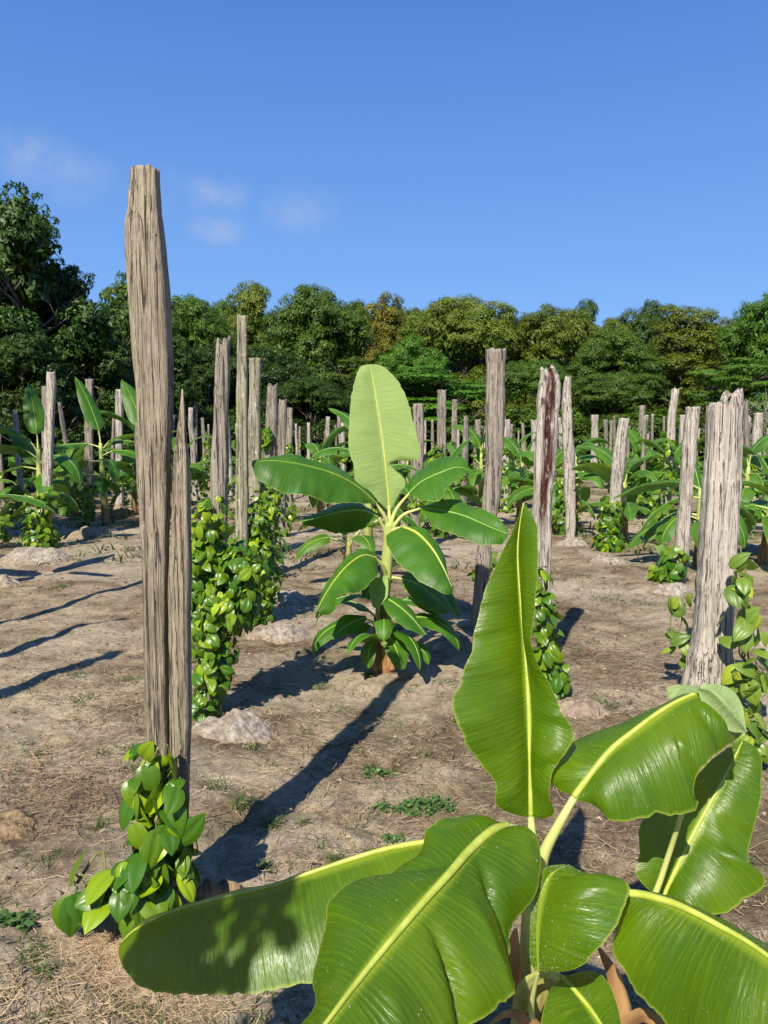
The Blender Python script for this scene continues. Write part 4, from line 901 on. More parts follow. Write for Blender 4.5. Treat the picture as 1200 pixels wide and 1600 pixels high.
for k, (u, Y, h, lab, sd_) in enumerate((
    (812, 13.5, 1.3, 'banana plant with tall leaf standing behind the broad grey post', 111),
    (752, 16.5, 1.5, 'banana plant in the gap left of the broad grey post', 112),
    (905, 15.5, 1.35, 'banana plant behind the wavy pale post', 113),
    (978, 11.4, 1.0, 'banana plant with drooping leaves right of the slanted post', 114),
    (1000, 16.0, 1.3, 'banana plant behind the dark thin stake', 115),
    (1045, 14.2, 1.2, 'banana plant with yellow green young leaf between the pale stakes and the leaning post', 116),
    (1098, 9.2, .95, 'banana plant with level leaves hidden behind the thick jagged post', 117),
    (1165, 12.5, 1.4, 'banana plant with yellowish upright leaves right of the thick jagged post', 118),
    (1200, 9.6, 1.1, 'banana plant cut off by the right edge of the frame', 119),
    (690, 12.6, 1.0, 'banana plant behind the right leaves of the central one', 120),
    (865, 12.8, 1.1, 'banana plant peeping out behind the red streaked post', 121),
    (500, 14.5, 1.3, 'banana plant left of the fan shaped one at middle distance', 122),
    (290, 17.5, 1.2, 'banana plant behind the split top of the foreground post', 123))):
    if k == 6:
        gen_banana('banana_plant', at_px(u, Y), lab, h, sd_, spec=[(D(183), .1, 1.0, .15, .5, .3), (D(-5), .3, 1.0, .15, 1.0, .3), (D(195), -.2, .8, .14, .6, .3), (D(10), .0, .8, .14, 1.0, .2), (D(100), 1.2, .8, .14, .4, .2), (D(-60), -.1, .7, .14, 1.1, .2)])
    else: gen_banana('banana_plant', at_px(u, Y), lab, h * .8, sd_, nl=12)
rb = random.Random(77); bt = []
cand = []
for i in range(60):
    Y = 14.5 + 20 * rb.random() ** 1.2; x = rb.uniform(-.5, .56) * Y
    if x / Y < -.22 and Y > 22: continue
    cand.append((x, Y))
for i, (x, Y) in enumerate(cand):
    lab = 'distant banana plant among the crowded stakes'; grp = 'distant banana plants among the stakes'
    z = float(ground_z(x, Y))
    if len(bt) < 5: bt.append(gen_banana('banana_plant', (x, Y, z), lab, (.62 + .1 * len(bt)), 140 + i, group=grp, nl=11, scale=.85))
    else: dup(bt[rb.randrange(5)], (x, Y, z), rb.uniform(0, 6.28), rb.uniform(.8, 1.1), lab, grp)

# ---------------------------------------------------------------- mounds, husks, litter, grass
def mound(name, foot, wpx, hpx, mat, label, seed, cat='mound', rough=.35, group='mounds at the post feet', dy=0, res=46):
    b = G(*foot); b[1] += dy; b[2] = gz(b); k = b[1] / F; R = wpx * k / 2; H = hpx * k * .80
    n = res; g_ = np.linspace(-1.25, 1.25, n); A, Bq = np.meshgrid(g_, g_); r2 = np.sqrt(A ** 2 + Bq ** 2)
    edge = 1 + .35 * fbm(np.arctan2(Bq, A) * 1.5 + 9, r2 * .5, seed, 3)
    prof = np.clip(1 - (r2 / edge) ** 2, 0, 1) ** 1.15
    lumps = 1 + rough * 1.5 * fbm(A * 1.9 + seed, Bq * 1.9, seed, 3, .5) + .18 * fbm(A * 5 + seed, Bq * 5, seed + 2, 3, .5)
    z = H * prof * lumps - .02 + .012 * fbm(A * 14, Bq * 14, seed + 4, 3)* (prof > 0)
    xx = b[0] + A * R; yy_ = b[1] + Bq * R * .75
    zz = ground_z(xx, yy_) + z - .03 * (prof <= 0)
    idx = np.arange(n * n).reshape(n, n); f = np.stack([idx[:-1, :-1], idx[:-1, 1:], idx[1:, 1:], idx[1:, :-1]], -1).reshape(-1, 4)
    o = mesh(name, np.stack([xx, yy_, zz], -1).reshape(-1, 3), f, mat, None, b, attrs={'tone': np.clip(prof * 2.2, 0, 1).ravel()}); return tag(o, label, cat, group)
mound('ash_mound', (365, 1135), 150, 42, M_mound, 'pale grey rough mound at the foot of the tall bushy pepper vine', 1, rough=.5, res=80)
mound('ash_mound', (438, 992), 110, 28, M_mound, 'pale rough mound right of the second bushy pepper vine', 2, rough=.5, res=60)
mound('soil_mound', (445, 938), 90, 26, M_mound, 'greyish mound in the shade behind the second bushy vine', 3)
mound('soil_mound', (60, 878), 110, 26, M_mound, 'sandy mound below the dark vine by the leftmost banana plant', 4)
mound('soil_mound', (135, 842), 80, 24, M_soil, 'brown mound below the small shaded vine', 5)
mound('soil_mound', (2, 915), 70, 26, M_mound, 'grey mound cut off by the left edge', 6)
mound('soil_mound', (190, 802), 50, 14, M_soil, 'small shaded mound left of the tall foreground post', 7)
mound('ash_mound', (955, 884), 80, 16, M_mound, 'pale mound under the round leafy vine', 8)
mound('ash_mound', (893, 852), 60, 16, M_mound, 'pale mound under the narrow vine below the wavy post', 9)
mound('ash_mound', (1050, 928), 80, 20, M_mound, 'pale mound at the foot of the straight leaning post', 10)
mound('ash_mound', (760, 812), 90, 14, M_mound, 'faint pale mound between the central banana plant and the red streaked post', 12)
mound('soil_mound', (905, 1110), 110, 26, M_soil, 'brown mound at the foot of the vine on the red streaked post', 13)
mound('ash_mound', (1175, 1010), 90, 26, M_mound, 'pale mound at the right edge behind the yellow green vine', 14)
mound('ash_mound', (425, 885), 60, 20, M_soil, 'dark mound below the bunched posts', 15)
# husks and fibre near the foreground post
def husk(foot, w, h, label, seed):
    b = G(*foot); b[2] = gz(b); k = b[1] / F; r = np.random.default_rng(seed)
    nu, nv = 28, 18; v = []; f = []
    for i in range(nv):
        th = pi * i / (nv - 1)
        for j in range(nu):
            ph = 2 * pi * j / nu; R = 1 + .12 * cos(3 * ph) + .5 * fbm(ph * 1.2 + seed, th * 1.5, seed, 4, .65) * sin(th)
            if 4.0 < ph < 5.2 and th < 1.9: R *= .72
            v.append((w * k / 2 * R * sin(th) * cos(ph), w * k / 2 * .9 * R * sin(th) * sin(ph), h * k / 2 * R * cos(th) + h * k * .32))
    for i in range(nv - 1):
        for j in range(nu): f.append((i * nu + j, (i + 1) * nu + j, (i + 1) * nu + (j + 1) % nu, i * nu + (j + 1) % nu))
    o = mesh('coconut_husk', np.array(v) + b, f, M_husk, None, b); return tag(o, label, 'coconut husk', 'coconut husks')
husk((325, 1385), 44, 52, 'broken brown coconut husk in the shadow beside the foreground post', 1)
husk((356, 1382), 46, 46, 'second coconut husk half in shade right of the broken one', 2)
husk((252, 1425), 80, 44, 'pale fibrous coconut husk below the foreground pepper vine', 3)
mound('husk_pile', (10, 1300), 120, 32, M_husk, 'low lump of tan coconut fibre at the left edge', 16, cat='husk pile', group='coconut husks')
def strands(n, cx, cy, sx, sy, zr, r, L=(.03, .08), rad=.0008, tone=(.2, 1.0), zlift=.004, mb=None, curve=.5, ang=None):
    for i in range(n):
        x = cx + r.normal(0, sx); y = cy + r.normal(0, sy); z = float(ground_z(x, y)) + zlift + r.uniform(0, zr)
        l = r.uniform(*L); a = r.uniform(0, 2 * pi) if ang is None else r.normal(ang, .5); k = r.normal(0, curve)
        pts = []; px, py, pz = x, y, z; aa = a
        for s in range(4):
            pts.append((px, py, pz)); px += cos(aa) * l / 3; py += sin(aa) * l / 3; pz = max(float(ground_z(px, py)) + .002, pz + r.normal(0, .08) * l); aa += k
        pts = np.array(pts); T = nrm(np.gradient(pts, axis=0)); sd2 = nrm(np.cross(T, [0, 0, 1.0])) * rad * r.uniform(.7, 1.8)
        up = np.array([0, 0, 1]) * rad
        v = np.vstack([pts + sd2, pts + up * 1.4, pts - sd2]); q = 4
        f = []
        for s in range(3): f += [(s, s + 1, q + s + 1, q + s), (q + s, q + s + 1, 2 * q + s + 1, 2 * q + s)]
        mb.add(v, f, float(np.clip(r.uniform(*tone), 0, 1)))
r = np.random.default_rng(21)
def Gc(u, v): p = G(u, v); return p[0], p[1]
mb = MB()
for (u, v, n, sx, sy) in ((215, 1470, 1500, .10, .10), (240, 1430, 700, .07, .05), (150, 1440, 500, .09, .07), (300, 1545, 350, .09, .06), (255, 1500, 700, .08, .08)):
    x, y = Gc(u, v); strands(int(n * 1.25), x, y, sx, sy, .022, r, (.03, .09), .00033, (.1, 1), mb=mb, curve=.45)
o = mb.build('coconut_fibre', M_fibre, None, (0, 0, 0)); tag(o, 'loose tan coconut fibre spread below the foreground vine', 'fibre', kind='stuff')
mb = MB()
for (u, v, n, sx, sy, t0, t1) in ((110, 1240, 1100, .22, .17, 0, .5), (60, 1190, 450, .2, .2, 0, .8), (1000, 1090, 700, .3, .4, 0, .5), (960, 1010, 400, .35, .5, .1, .7), (330, 1030, 250, .3, .3, 0, .6),
                              (60, 1560, 400, .16, .10, .1, .9), (200, 1580, 260, .2, .08, .1, .9), (150, 1100, 420, .35, .35, .1, .8), (470, 1300, 260, .35, .3, .1, .8), (560, 850, 220, .5, .6, 0, .7), (130, 950, 400, .7, .7, 0, .7),
                              (690, 1180, 300, .35, .35, .1, .7), (480, 1150, 250, .3, .3, .1, .8), (700, 900, 200, .4, .6, .1, .6), (1000, 900, 500, .7, .9, .1, .6), (1150, 1420, 200, .2, .2, .1, .7), (930, 1330, 250, .2, .2, .1, .7)):
    x, y = Gc(u, v); strands(n, x, y, sx, sy, .008, r, (.02, .10), .0008 + .0002 * y / 3, (t0, t1), mb=mb)
strands(90, 0, 4.2, 1.5, 1.8, .004, r, (.08, .26), .0018, (0, .6), mb=mb, curve=.2)
strands(450, -.6, 3.6, 1.0, 1.4, .008, r, (.06, .16), .0009, (.3, 1), mb=mb, curve=.3)
# scattered crumbs and litter everywhere near
for i in range(15000):
    y = 1.7 + 12 * r.random() ** 1.6; x = r.uniform(-.62, .62) * y
    if fbm(x * 1.3, y * 1.3, 55, 3) < r.uniform(-.35, .25): continue
    s_ = (.0025 + .009 * r.random() ** 2.5) * (1 + y / 8); z = float(ground_z(x, y)); a = r.uniform(0, 6.28)
    v = np.array([(-s_, 0, .001), (0, -s_ * .6, .002 + s_ * .7), (s_ * 1.4, 0, .001), (0, s_ * .5, .003 + s_ * .3)]) ; R_ = np.array([[cos(a), -sin(a), 0], [sin(a), cos(a), 0], [0, 0, 1]])
    mb.add(v @ R_.T + np.array([x, y, z]), [(0, 1, 2, 3)], float(np.clip(r.beta(1, 1.6), 0, 1)))
strands(3800, 0, 4.5, 1.7, 2.2, .006, r, (.015, .07), .0009, (0, .9), mb=mb)
o = mb.build('dry_litter', M_litter, None, (0, 0, 0)); tag(o, 'dry straw, twigs and crumbs scattered over the soil', 'litter', kind='stuff')
# grass
def tuft(mb, x, y, n, h, spread, r, tone, flat=.5, bw=.0016):
    z = float(ground_z(x, y))
    for i in range(n):
        a = r.uniform(0, 2 * pi); px = x + r.normal(0, spread * .25); py = y + r.normal(0, spread * .25); l = h * r.uniform(.5, 1.2); e = r.uniform(.25, 1.3) * (1 - flat * .4)
        pts = []; d = e; p = np.array([px, py, z])
        for s in range(4): pts.append(p.copy()); p = p + np.array([cos(a) * cos(d), sin(a) * cos(d), sin(d)]) * l / 3; d -= .35
        pts = np.array(pts); sd2 = np.array([-sin(a), cos(a), 0]) * bw; w = np.array([1, .9, .6, .05])[:, None]
        mb.add(np.vstack([pts - sd2 * w, pts + sd2 * w]), [(s, s + 1, 5 + s, 4 + s) for s in range(3)], float(np.clip(r.normal(tone, .2), 0, 1)))
mb = MB()
for (u, v, n, h, sp) in ((330, 1225, 30, .09, .10), (380, 1250, 34, .09, .10), (395, 1160, 20, .06, .08), (410, 1340, 30, .05, .05), (525, 1322, 26, .05, .04), (575, 1180, 20, .05, .06), (425, 1275, 30, .08, .08), (130, 1090, 46, .06, .18), (120, 1055, 36, .05, .2),
                      (205, 1060, 30, .05, .15), (160, 1290, 26, .05, .06), (210, 1205, 30, .05, .12), (60, 1180, 20, .05, .1), (250, 1590, 26, .07, .05), (240, 1560, 14, .05, .05), (520, 1320, 20, .05, .05), (160, 1180, 20, .04, .1), (205, 1170, 40, .05, .15), (45, 1480, 60, .05, .1), (70, 1510, 30, .06, .05),
                      (95, 920, 50, .07, .25), (475, 1270, 20, .05, .05), (500, 1060, 18, .08, .1), (700, 1060, 30, .05, .2), (1160, 1330, 30, .06, .1), (950, 1105, 40, .06, .2), (915, 1090, 40, .05, .2), (960, 940, 90, .06, .5), (1000, 950, 90, .06, .5), (905, 905, 30, .06, .3), (620, 975, 30, .06, .2)):
    x, y = Gc(u, v); tuft(mb, x, y, int(n * 2.2), h, sp, r, .3, bw=.0017 + .0003 * y / 2)
for i in range(1900):
    y = 2.0 + 18 * r.random() ** 1.4; x = r.uniform(-.6, .6) * y
    if fbm(x * .8 + 3, y * .8, 77, 3) < .02: continue
    tuft(mb, x, y, int(r.integers(5, 18)), r.uniform(.025, .06), .12, r, .35, bw=.0014 + .0005 * y / 2)
for i in range(1400):
    y = r.uniform(9, 36); x = r.uniform(-.6, .65) * y
    if fbm(x * .5 + 3, y * .5, 78, 3) < -.05: continue
    tuft(mb, x, y, 9, r.uniform(.08, .22), .4, r, .35, flat=.2, bw=.006 + .0006 * y)
o = mb.build('grass', M_grass, None, (0, 0, 0)); tag(o, 'thin green and straw coloured grass tufts on the bare soil', 'grass', kind='stuff')
# weeds
def weed(foot, n, R, h, label, seed, L=.02, name='weed_clump'):
    b = G(*foot); b[2] = gz(b); r = np.random.default_rng(seed); mb = MB(); root = None
    for i in range(n):
        a = r.uniform(0, 2 * pi); rr_ = R * r.random() ** .6; hh = h * (1 - rr_ / R * .7) * r.uniform(.2, 1); p = b + np.array([cos(a) * rr_, sin(a) * rr_ * .7, hh])
        d = np.array([cos(a), sin(a), 0]); q = p - d * .02 - np.array([0, 0, hh])
        v, f = tube(np.array([q, p]), .0008, 3, False); mb.add(v, f, .4)
        for k in range(3):
            place_leaf(mb, p + r.normal(0, .008, 3), np.array([0, 0, 1]) + r.normal(0, .4, 3), r.normal(0, 1, 3) * np.array([1, 1, .2]), L * r.uniform(.6, 1.2), .7, r, OV_LO, float(np.clip(r.normal(.4, .25), 0, 1)))
    o = mb.build(name, M_weed, None, b); return tag(o, label, 'weed', 'low weeds on the soil')
weed((668, 1243), 130, .13, .06, 'largest low weed clump on the soil above the big leaf', 1)
weed((592, 1190), 30, .08, .03, 'small round leaved weed between shadow and upright leaf', 2, .022)
weed((600, 1240), 24, .04, .04, 'thin yellowish weed left of the largest clump', 3)
weed((615, 1285), 22, .045, .03, 'tiny weed just below the largest clump', 4)
weed((575, 1050), 26, .05, .04, 'tiny dark weed by the base of the central banana plant', 5)
weed((22, 1430), 30, .06, .03, 'flat leaved weed at the left edge below the trailing vine', 6, .03)
weed((330, 1075), 30, .10, .05, 'weed in front of the grey mound by the tall bushy vine', 7)

# ---------------------------------------------------------------- trees
def crown_mesh(seed, lobes, cl_r, per, ls, flat=.6, up=.7, jitter=.35, aspect=.5, core=260):
    """lobes: (x,y,z,rx,ry,rz,n clumps). Diamond shaped leaves gathered in clumps over each lobe, sparser large ones inside."""
    r = np.random.default_rng(seed); P0 = []; Nn = []; tone = []; sz = []
    for (x, y, z, rx, ry, rz, nc) in lobes:
        lt = r.uniform(0, .35)
        for _ in range(nc):
            d = nrm(r.normal(0, 1, 3)); d[2] = d[2] if d[2] > -.35 else -d[2] * .6; d = nrm(d)
            c = np.array([x, y, z]) + d * np.array([rx, ry, rz]) * r.uniform(.78, 1.02)
            R = cl_r * r.uniform(.6, 1.25); n = int(per * (R / cl_r) ** 2)
            e = nrm(r.normal(0, 1, (n, 3))); e[:, 2] = np.where(e[:, 2] < -.2, -e[:, 2] * .7, e[:, 2]); e = nrm(e)
            rad = r.uniform(.62, 1.05, (n, 1)); rad = rad * (1 + .3 * vnoise(e[:, 0:1] * 3 + c[0], e[:, 1:2] * 3 + c[1], seed))
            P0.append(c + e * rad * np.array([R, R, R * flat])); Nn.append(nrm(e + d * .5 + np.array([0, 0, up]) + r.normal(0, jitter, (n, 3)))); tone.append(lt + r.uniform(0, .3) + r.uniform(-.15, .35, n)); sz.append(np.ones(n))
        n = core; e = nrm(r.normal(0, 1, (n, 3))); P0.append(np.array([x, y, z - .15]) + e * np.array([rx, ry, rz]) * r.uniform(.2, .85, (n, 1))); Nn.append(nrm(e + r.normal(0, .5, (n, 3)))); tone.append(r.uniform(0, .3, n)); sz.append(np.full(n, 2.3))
    P0 = np.vstack(P0); Nn = np.vstack(Nn); tone = np.clip(np.concatenate(tone), 0, 1); sz = np.concatenate(sz); n = len(P0)
    P0[:, 2] = np.abs(P0[:, 2]) + .02
    a = nrm(np.cross(Nn, r.normal(0, 1, (n, 3)))); b = np.cross(Nn, a); s = (ls * sz * r.uniform(.6, 1.25, n))[:, None]
    V = np.stack([P0 - a * s, P0 - b * s * aspect + Nn * s * .08, P0 + a * s - Nn * s * .25, P0 + b * s * aspect + Nn * s * .08], 1).reshape(-1, 3)
    Fq = np.arange(n * 4).reshape(n, 4); return V, Fq, np.repeat(tone, 4)
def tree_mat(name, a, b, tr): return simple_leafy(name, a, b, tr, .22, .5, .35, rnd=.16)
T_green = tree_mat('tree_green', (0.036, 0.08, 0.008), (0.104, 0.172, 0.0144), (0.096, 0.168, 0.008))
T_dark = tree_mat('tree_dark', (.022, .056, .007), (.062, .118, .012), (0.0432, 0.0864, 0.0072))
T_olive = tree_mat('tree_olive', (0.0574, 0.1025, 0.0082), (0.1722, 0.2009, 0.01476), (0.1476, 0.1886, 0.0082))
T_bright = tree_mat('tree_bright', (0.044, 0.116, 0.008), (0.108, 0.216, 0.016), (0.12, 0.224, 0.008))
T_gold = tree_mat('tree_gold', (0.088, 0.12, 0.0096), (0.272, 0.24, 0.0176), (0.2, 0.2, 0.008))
def tree_parts(kind, seed):
    r = random.Random(seed); lobes = []
    if kind == 'round':
        for i in range(20):
            a = i * 2.4 + r.uniform(-.3, .3); q = ((i + .5) / 20) ** .55; lobes.append((2.9 * q * cos(a), 2.9 * q * sin(a), 4.4 + 3.0 * math.sqrt(1 - q * q * .85) + r.uniform(-.5, .45), r.uniform(.9, 1.4), r.uniform(.9, 1.4), r.uniform(.8, 1.1), 22))
        for i in range(16): a = i * .79 + r.uniform(-.2, .2); lobes.append((3.0 * cos(a), 3.0 * sin(a), r.uniform(.8, 4.0), 1.3, 1.3, 1.1, 18))
        return crown_mesh(seed, lobes, .40, 118, .064, flat=.85, up=.45)
    if kind == 'layer':
        for i in range(24):
            a = r.uniform(0, 6.28); q = r.uniform(.2, 1); z = .8 + 6.0 * (i / 23); k = 3.3 * (1 - .5 * i / 23); lobes.append((k * q * cos(a), k * q * sin(a), z, r.uniform(1.1, 1.7), r.uniform(1.1, 1.7), .25, 17))
        return crown_mesh(seed, lobes, .52, 130, .07, flat=.3, up=1.2, core=200)
    if kind == 'near':
        for i in range(26):
            a = r.uniform(0, 6.28); q = r.uniform(.2, 1); z = .6 + 7.6 * i / 25; k = 3.0 * (1 - max(0, z - 4) / 6.5); lobes.append((k * q * cos(a), k * q * sin(a), z, r.uniform(.8, 1.3), r.uniform(.8, 1.3), r.uniform(.7, 1.1), 20))
        return crown_mesh(seed, lobes, .34, 46, .11, flat=.8, up=.3, jitter=.6, aspect=.36, core=300)
    if kind == 'tall':
        for i in range(22):
            a = i * 2.4 + r.uniform(-.3, .3); q = r.uniform(.3, 1); z = 2.6 + 6.0 * i / 21; k = 2.5 * (1 - max(0, z - 5.5) / 4.4); lobes.append((k * q * cos(a), k * q * sin(a), z, r.uniform(.9, 1.3), r.uniform(.9, 1.3), r.uniform(.7, 1.0), 19))
        for i in range(9): a = i * .7; lobes.append((2.0 * cos(a), 2.0 * sin(a), r.uniform(.8, 3.0), 1.3, 1.3, 1.1, 11))
        return crown_mesh(seed, lobes, .40, 118, .062, flat=.85, up=.45)
    if kind == 'shrub':
        for i in range(9): a = r.uniform(0, 6.28); q = r.uniform(0, 1); lobes.append((1.7 * q * cos(a), 1.0 * q * sin(a), r.uniform(.4, 1.8), .9, .8, .7, 10))
        return crown_mesh(seed, lobes, .36, 80, .075, flat=.8, core=150)
def trunk_mesh(kind, seed):
    r = random.Random(seed + 5); mb = MB(); H = {'round': 6.0, 'layer': 6.2, 'near': 7.0, 'tall': 7.5, 'shrub': 1.2}[kind]; R0 = {'shrub': .05}.get(kind, .2)
    p = [np.array([0, 0, -.2]), np.array([r.uniform(-.2, .2), 0, H * .35]), np.array([r.uniform(-.4, .4), .1, H * .7]), np.array([r.uniform(-.5, .5), 0, H])]
    v, f = tube(resample(p, 14), np.linspace(R0, R0 * .25, 14), 9); mb.add(v, f)
    for i in range(3 if kind == 'shrub' else 11):
        z = H * r.uniform(.2, .85); a = r.uniform(0, 6.28); l = r.uniform(1.6, 3.0) if kind != 'shrub' else .7
        s = np.array([np.interp(z, [0, H], [0, p[-1][0]]), 0, z]); e = s + np.array([cos(a) * l, sin(a) * l, l * r.uniform(.3, .9)])
        q = resample([s, (s + e) / 2 + np.array([r.uniform(-.3, .3), r.uniform(-.3, .3), -.15]), e], 8); v, f = tube(q, np.linspace(R0 * .4, R0 * .08, 8), 6); mb.add(v, f)
        for k in range(3):
            e2 = q[5] + np.array([r.uniform(-1, 1), r.uniform(-1, 1), r.uniform(.2, 1.1)]) * (.8 if kind != 'shrub' else .3); v, f = tube(np.array([q[4], (q[4] + e2) / 2 + .05, e2]), [R0 * .16, R0 * .1, R0 * .04], 5); mb.add(v, f)
    return mb
TT = {}
for kind, sds in (('round', (1, 2, 3)), ('layer', (4, 5)), ('near', (6, 7)), ('tall', (8, 9)), ('shrub', (10, 11))):
    for s_ in sds: TT.setdefault(kind, []).append((tree_parts(kind, s_), trunk_mesh(kind, s_), [None]))
HT = {'round': 8.6, 'layer': 7.1, 'near': 9.0, 'tall': 9.2, 'shrub': 2.4}
def tree(kind, var, x, y, h, wscale, mat, label, rot, group='trees of the wood behind the field', cat='tree', name='broadleaf_tree'):
    c, tb, cache = TT[kind][var % len(TT[kind])]; k = h / HT[kind]; z = float(ground_z(x, y))
    if cache[0] is None:
        root = thing(name, (0, 0, 0), label, cat, group)
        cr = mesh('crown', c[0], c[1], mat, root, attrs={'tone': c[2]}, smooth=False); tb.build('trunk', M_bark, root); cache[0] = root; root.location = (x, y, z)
    else:
        root = cache[0].copy(); link(root); root['label'] = label; root['category'] = cat; root.name = name
        if group: root['group'] = group
        for ch in children(cache[0]): q = ch.copy(); link(q); q.parent = root; 
        root.location = (x, y, z)
        cr = [q for q in root.children if q.name.startswith('crown')][0]
    root.rotation_euler = (0, 0, rot); root.scale = (wscale * k, wscale * k, k)
    cr.material_slots[0].link = 'OBJECT'; cr.material_slots[0].material = mat
    return root
def tree_px(kind, var, u, vtop, Y, wpx, mat, label, **k):
    h = P(u, vtop, Y)[2]; base_w = {'round': 8.2, 'layer': 8.0, 'near': 7.4, 'tall': 6.6, 'shrub': 4.6}[kind]; x = (u - 600) / F * Y
    kk = h / HT[kind]; ws = (wpx / F * Y) / (base_w * kk)
    return tree(kind, var, x, y_ := Y, h, ws, mat, label, (u * .37 + Y) % 6.28, **k)
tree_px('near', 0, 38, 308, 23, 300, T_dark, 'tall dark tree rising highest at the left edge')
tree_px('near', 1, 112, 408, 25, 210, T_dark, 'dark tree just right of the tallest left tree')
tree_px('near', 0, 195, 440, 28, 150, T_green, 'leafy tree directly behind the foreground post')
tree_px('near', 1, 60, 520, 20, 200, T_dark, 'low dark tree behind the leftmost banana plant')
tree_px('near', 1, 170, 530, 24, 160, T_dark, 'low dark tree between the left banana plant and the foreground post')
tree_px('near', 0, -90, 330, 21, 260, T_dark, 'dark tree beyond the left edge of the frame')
tree_px('round', 0, 300, 462, 38, 170, T_green, 'rounded green tree right of the foreground post')
tree_px('tall', 0, 398, 446, 43, 130, T_olive, 'taller olive topped tree left of the big green dome')
tree_px('round', 1, 495, 455, 40, 200, T_green, 'big green domed tree left of the upright banana leaf')
tree_px('round', 2, 420, 540, 36, 180, T_dark, 'dark low tree behind the lichen covered post')
tree_px('tall', 1, 600, 474, 47, 140, T_gold, 'golden crowned tree above the upright banana leaf')
tree_px('round', 0, 722, 464, 44, 220, T_olive, 'broad dark branched tree with golden top right of the upright banana leaf')
tree_px('round', 1, 640, 530, 40, 130, T_bright, 'bright green tree just right of the upright banana leaf tip')
tree_px('layer', 0, 690, 575, 35, 240, T_bright, 'low feathery tree with layered bright foliage')
tree_px('round', 2, 862, 482, 44, 190, T_olive, 'olive green tree right of the broad grey post')
tree_px('tall', 0, 910, 474, 54, 80, T_dark, 'dark narrow tree top poking out beyond the olive tree')
tree_px('round', 1, 1003, 480, 55, 120, T_dark, 'dark distant domed tree at the dip in the skyline')
tree_px('round', 0, 950, 515, 42, 180, T_green, 'mid green tree between the olive trees at the right')
tree_px('tall', 1, 1062, 486, 43, 190, T_olive, 'yellowish open crowned tree with visible branches at the right')
tree_px('round', 2, 1195, 462, 40, 170, T_bright, 'bright green tree at the right edge')
tree_px('layer', 1, 1140, 560, 35, 170, T_bright, 'low feathery tree near the right edge')
tree_px('round', 2, 820, 560, 37, 170, T_green, 'low green tree behind the red streaked post')
tree_px('round', 0, 960, 580, 37, 200, T_green, 'low olive green tree behind the slanted post')
tree_px('layer', 1, 560, 560, 38, 160, T_green, 'low green tree behind the upright banana leaf')
tree_px('round', 1, 330, 545, 35, 150, T_dark, 'dark low tree behind the dark cracked post')
tree_px('tall', 0, 1290, 455, 38, 200, T_green, 'green tree beyond the right edge of the frame')
tree_px('tall', 1, 235, 455, 33, 160, T_green, 'green tree filling in right behind the foreground post')
tree_px('round', 2, 770, 500, 50, 160, T_green, 'green tree in the second row behind the broad grey post')
tree_px('round', 1, 1120, 505, 50, 170, T_olive, 'olive tree in the second row behind the thick jagged post')
tree_px('round', 1, 560, 478, 52, 170, T_green, 'green tree filling the skyline between the domed tree and the golden one')
tree_px('round', 0, 355, 470, 50, 150, T_green, 'green tree in the second row left of the domed tree')
tree_px('round', 2, 660, 478, 53, 170, T_olive, 'olive tree in the second row right of the golden tree')
tree_px('round', 0, 815, 496, 53, 150, T_green, 'green tree in the second row at the skyline dip right of the branched tree')
tree_px('round', 1, 960, 505, 56, 150, T_olive, 'olive tree in the second row left of the distant dome')
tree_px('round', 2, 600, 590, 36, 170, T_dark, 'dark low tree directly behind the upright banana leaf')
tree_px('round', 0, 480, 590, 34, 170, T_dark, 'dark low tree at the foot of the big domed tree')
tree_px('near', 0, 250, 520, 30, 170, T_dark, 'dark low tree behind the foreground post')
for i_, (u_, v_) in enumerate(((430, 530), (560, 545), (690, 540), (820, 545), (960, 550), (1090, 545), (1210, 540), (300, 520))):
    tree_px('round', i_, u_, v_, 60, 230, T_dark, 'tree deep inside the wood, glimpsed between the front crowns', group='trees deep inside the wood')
# trees beyond the frame on the left that shade the left side
for (x, y, h) in ((-13.5, 17, 9.0), (-15, 12, 8), (-17, 22, 10), (-9.2, 6.3, 8.6)):
    tree('near', int(y), x, y, h, 1.0, T_dark, 'dark tree beyond the left edge, its shade falling across the left of the field', y)
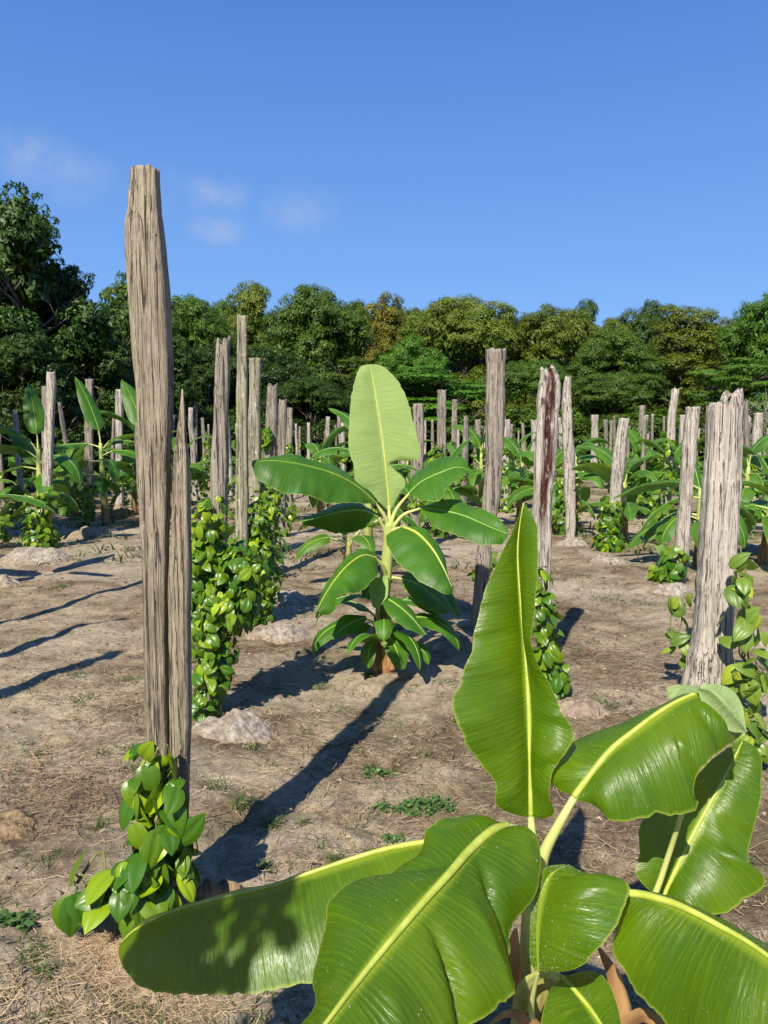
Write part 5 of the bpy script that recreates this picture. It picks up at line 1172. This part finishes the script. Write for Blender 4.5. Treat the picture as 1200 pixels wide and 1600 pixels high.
# low shrubs at the foot of the wood
q = random.Random(31)
for i in range(30):
    u = -80 + i * 45 + q.uniform(-12, 12); Y = (22 + max(0, u) / 300 * 12 if u < 300 else 34.5) + q.uniform(-.5, 1.5)
    tree('shrub', i, (u - 600) / F * Y, Y, q.uniform(1.9, 3.0), 1.25, [T_green, T_green, T_dark, T_bright][i % 4], 'low leafy shrub along the foot of the wood', q.uniform(0, 6), group='shrubs along the foot of the wood', cat='shrub', name='leafy_shrub')
# bare shrub at the right edge
bs = at_px(1195, 31.5); mb = MB(); q = random.Random(8)
def br(p, d, l, rad, dep):
    pts = [p]; 
    for i in range(5): d = nrm(d + np.array([q.gauss(0, .18), q.gauss(0, .18), q.gauss(0, .12)])); p = p + d * l / 5; pts.append(p)
    v, f = tube(np.array(pts), np.linspace(rad, rad * .5, 6), 5); mb.add(v, f)
    if dep:
        for k in range(4): br(pts[q.randrange(2, 6)], nrm(d + np.array([q.gauss(0, .7), q.gauss(0, .7), q.gauss(0, .45)])), l * .62, rad * .55, dep - 1)
for k in range(6): br(bs + np.array([q.uniform(-.3, .3), 0, 0]), nrm(np.array([q.uniform(-1.1, .5), q.uniform(-.4, .3), 1.0])), 2.0, .04, 3)
o = mb.build('bare_shrub', M_bare, None, bs); tag(o, 'leafless grey shrub with tangled branches at the right edge of the wood', 'shrub')

# ---------------------------------------------------------------- unseen vine covered post, added to throw the shadow over the long left leaf
bp = np.array([-.97, -.12, 0.0]); bp[2] = gz(bp)
v, f, S = post_mesh([0, .8, 1.6, 2.38], [-.08, -.085, -.08, -.07], [.08, .075, .085, .07], 500, jag=.03)
o = mesh('wooden_post', v + bp, f, W_grey, None, bp, attrs={'streak': S}); tag(o, 'post beside the viewer, out of frame at the left, wrapped in a pepper vine', 'post', 'weathered wooden posts')
vine('pepper_vine', bp, colblobs(2.36, .21, 120, 5, r1=.19), 'pepper vine on the post beside the viewer, out of frame at the left', L=.09, seed=99)
# posts left of the frame whose shadows run across the soil at the left
for (x, y, h) in ((-2.95, 2.95, 2.4), (-3.1, 4.6, 2.35), (-3.4, 6.3, 2.4), (-5.2, 6.6, 2.3)):
    o = far_protos[int(y) % 7].copy(); link(o); o.location = (x, y, float(ground_z(x, y))); o.rotation_euler = (0, 0, y); o.scale = (.9, .9, h / 2.1)
    o['label'] = 'post standing beyond the left edge, its shadow streaking the soil'; o['group'] = 'posts beyond the left edge'
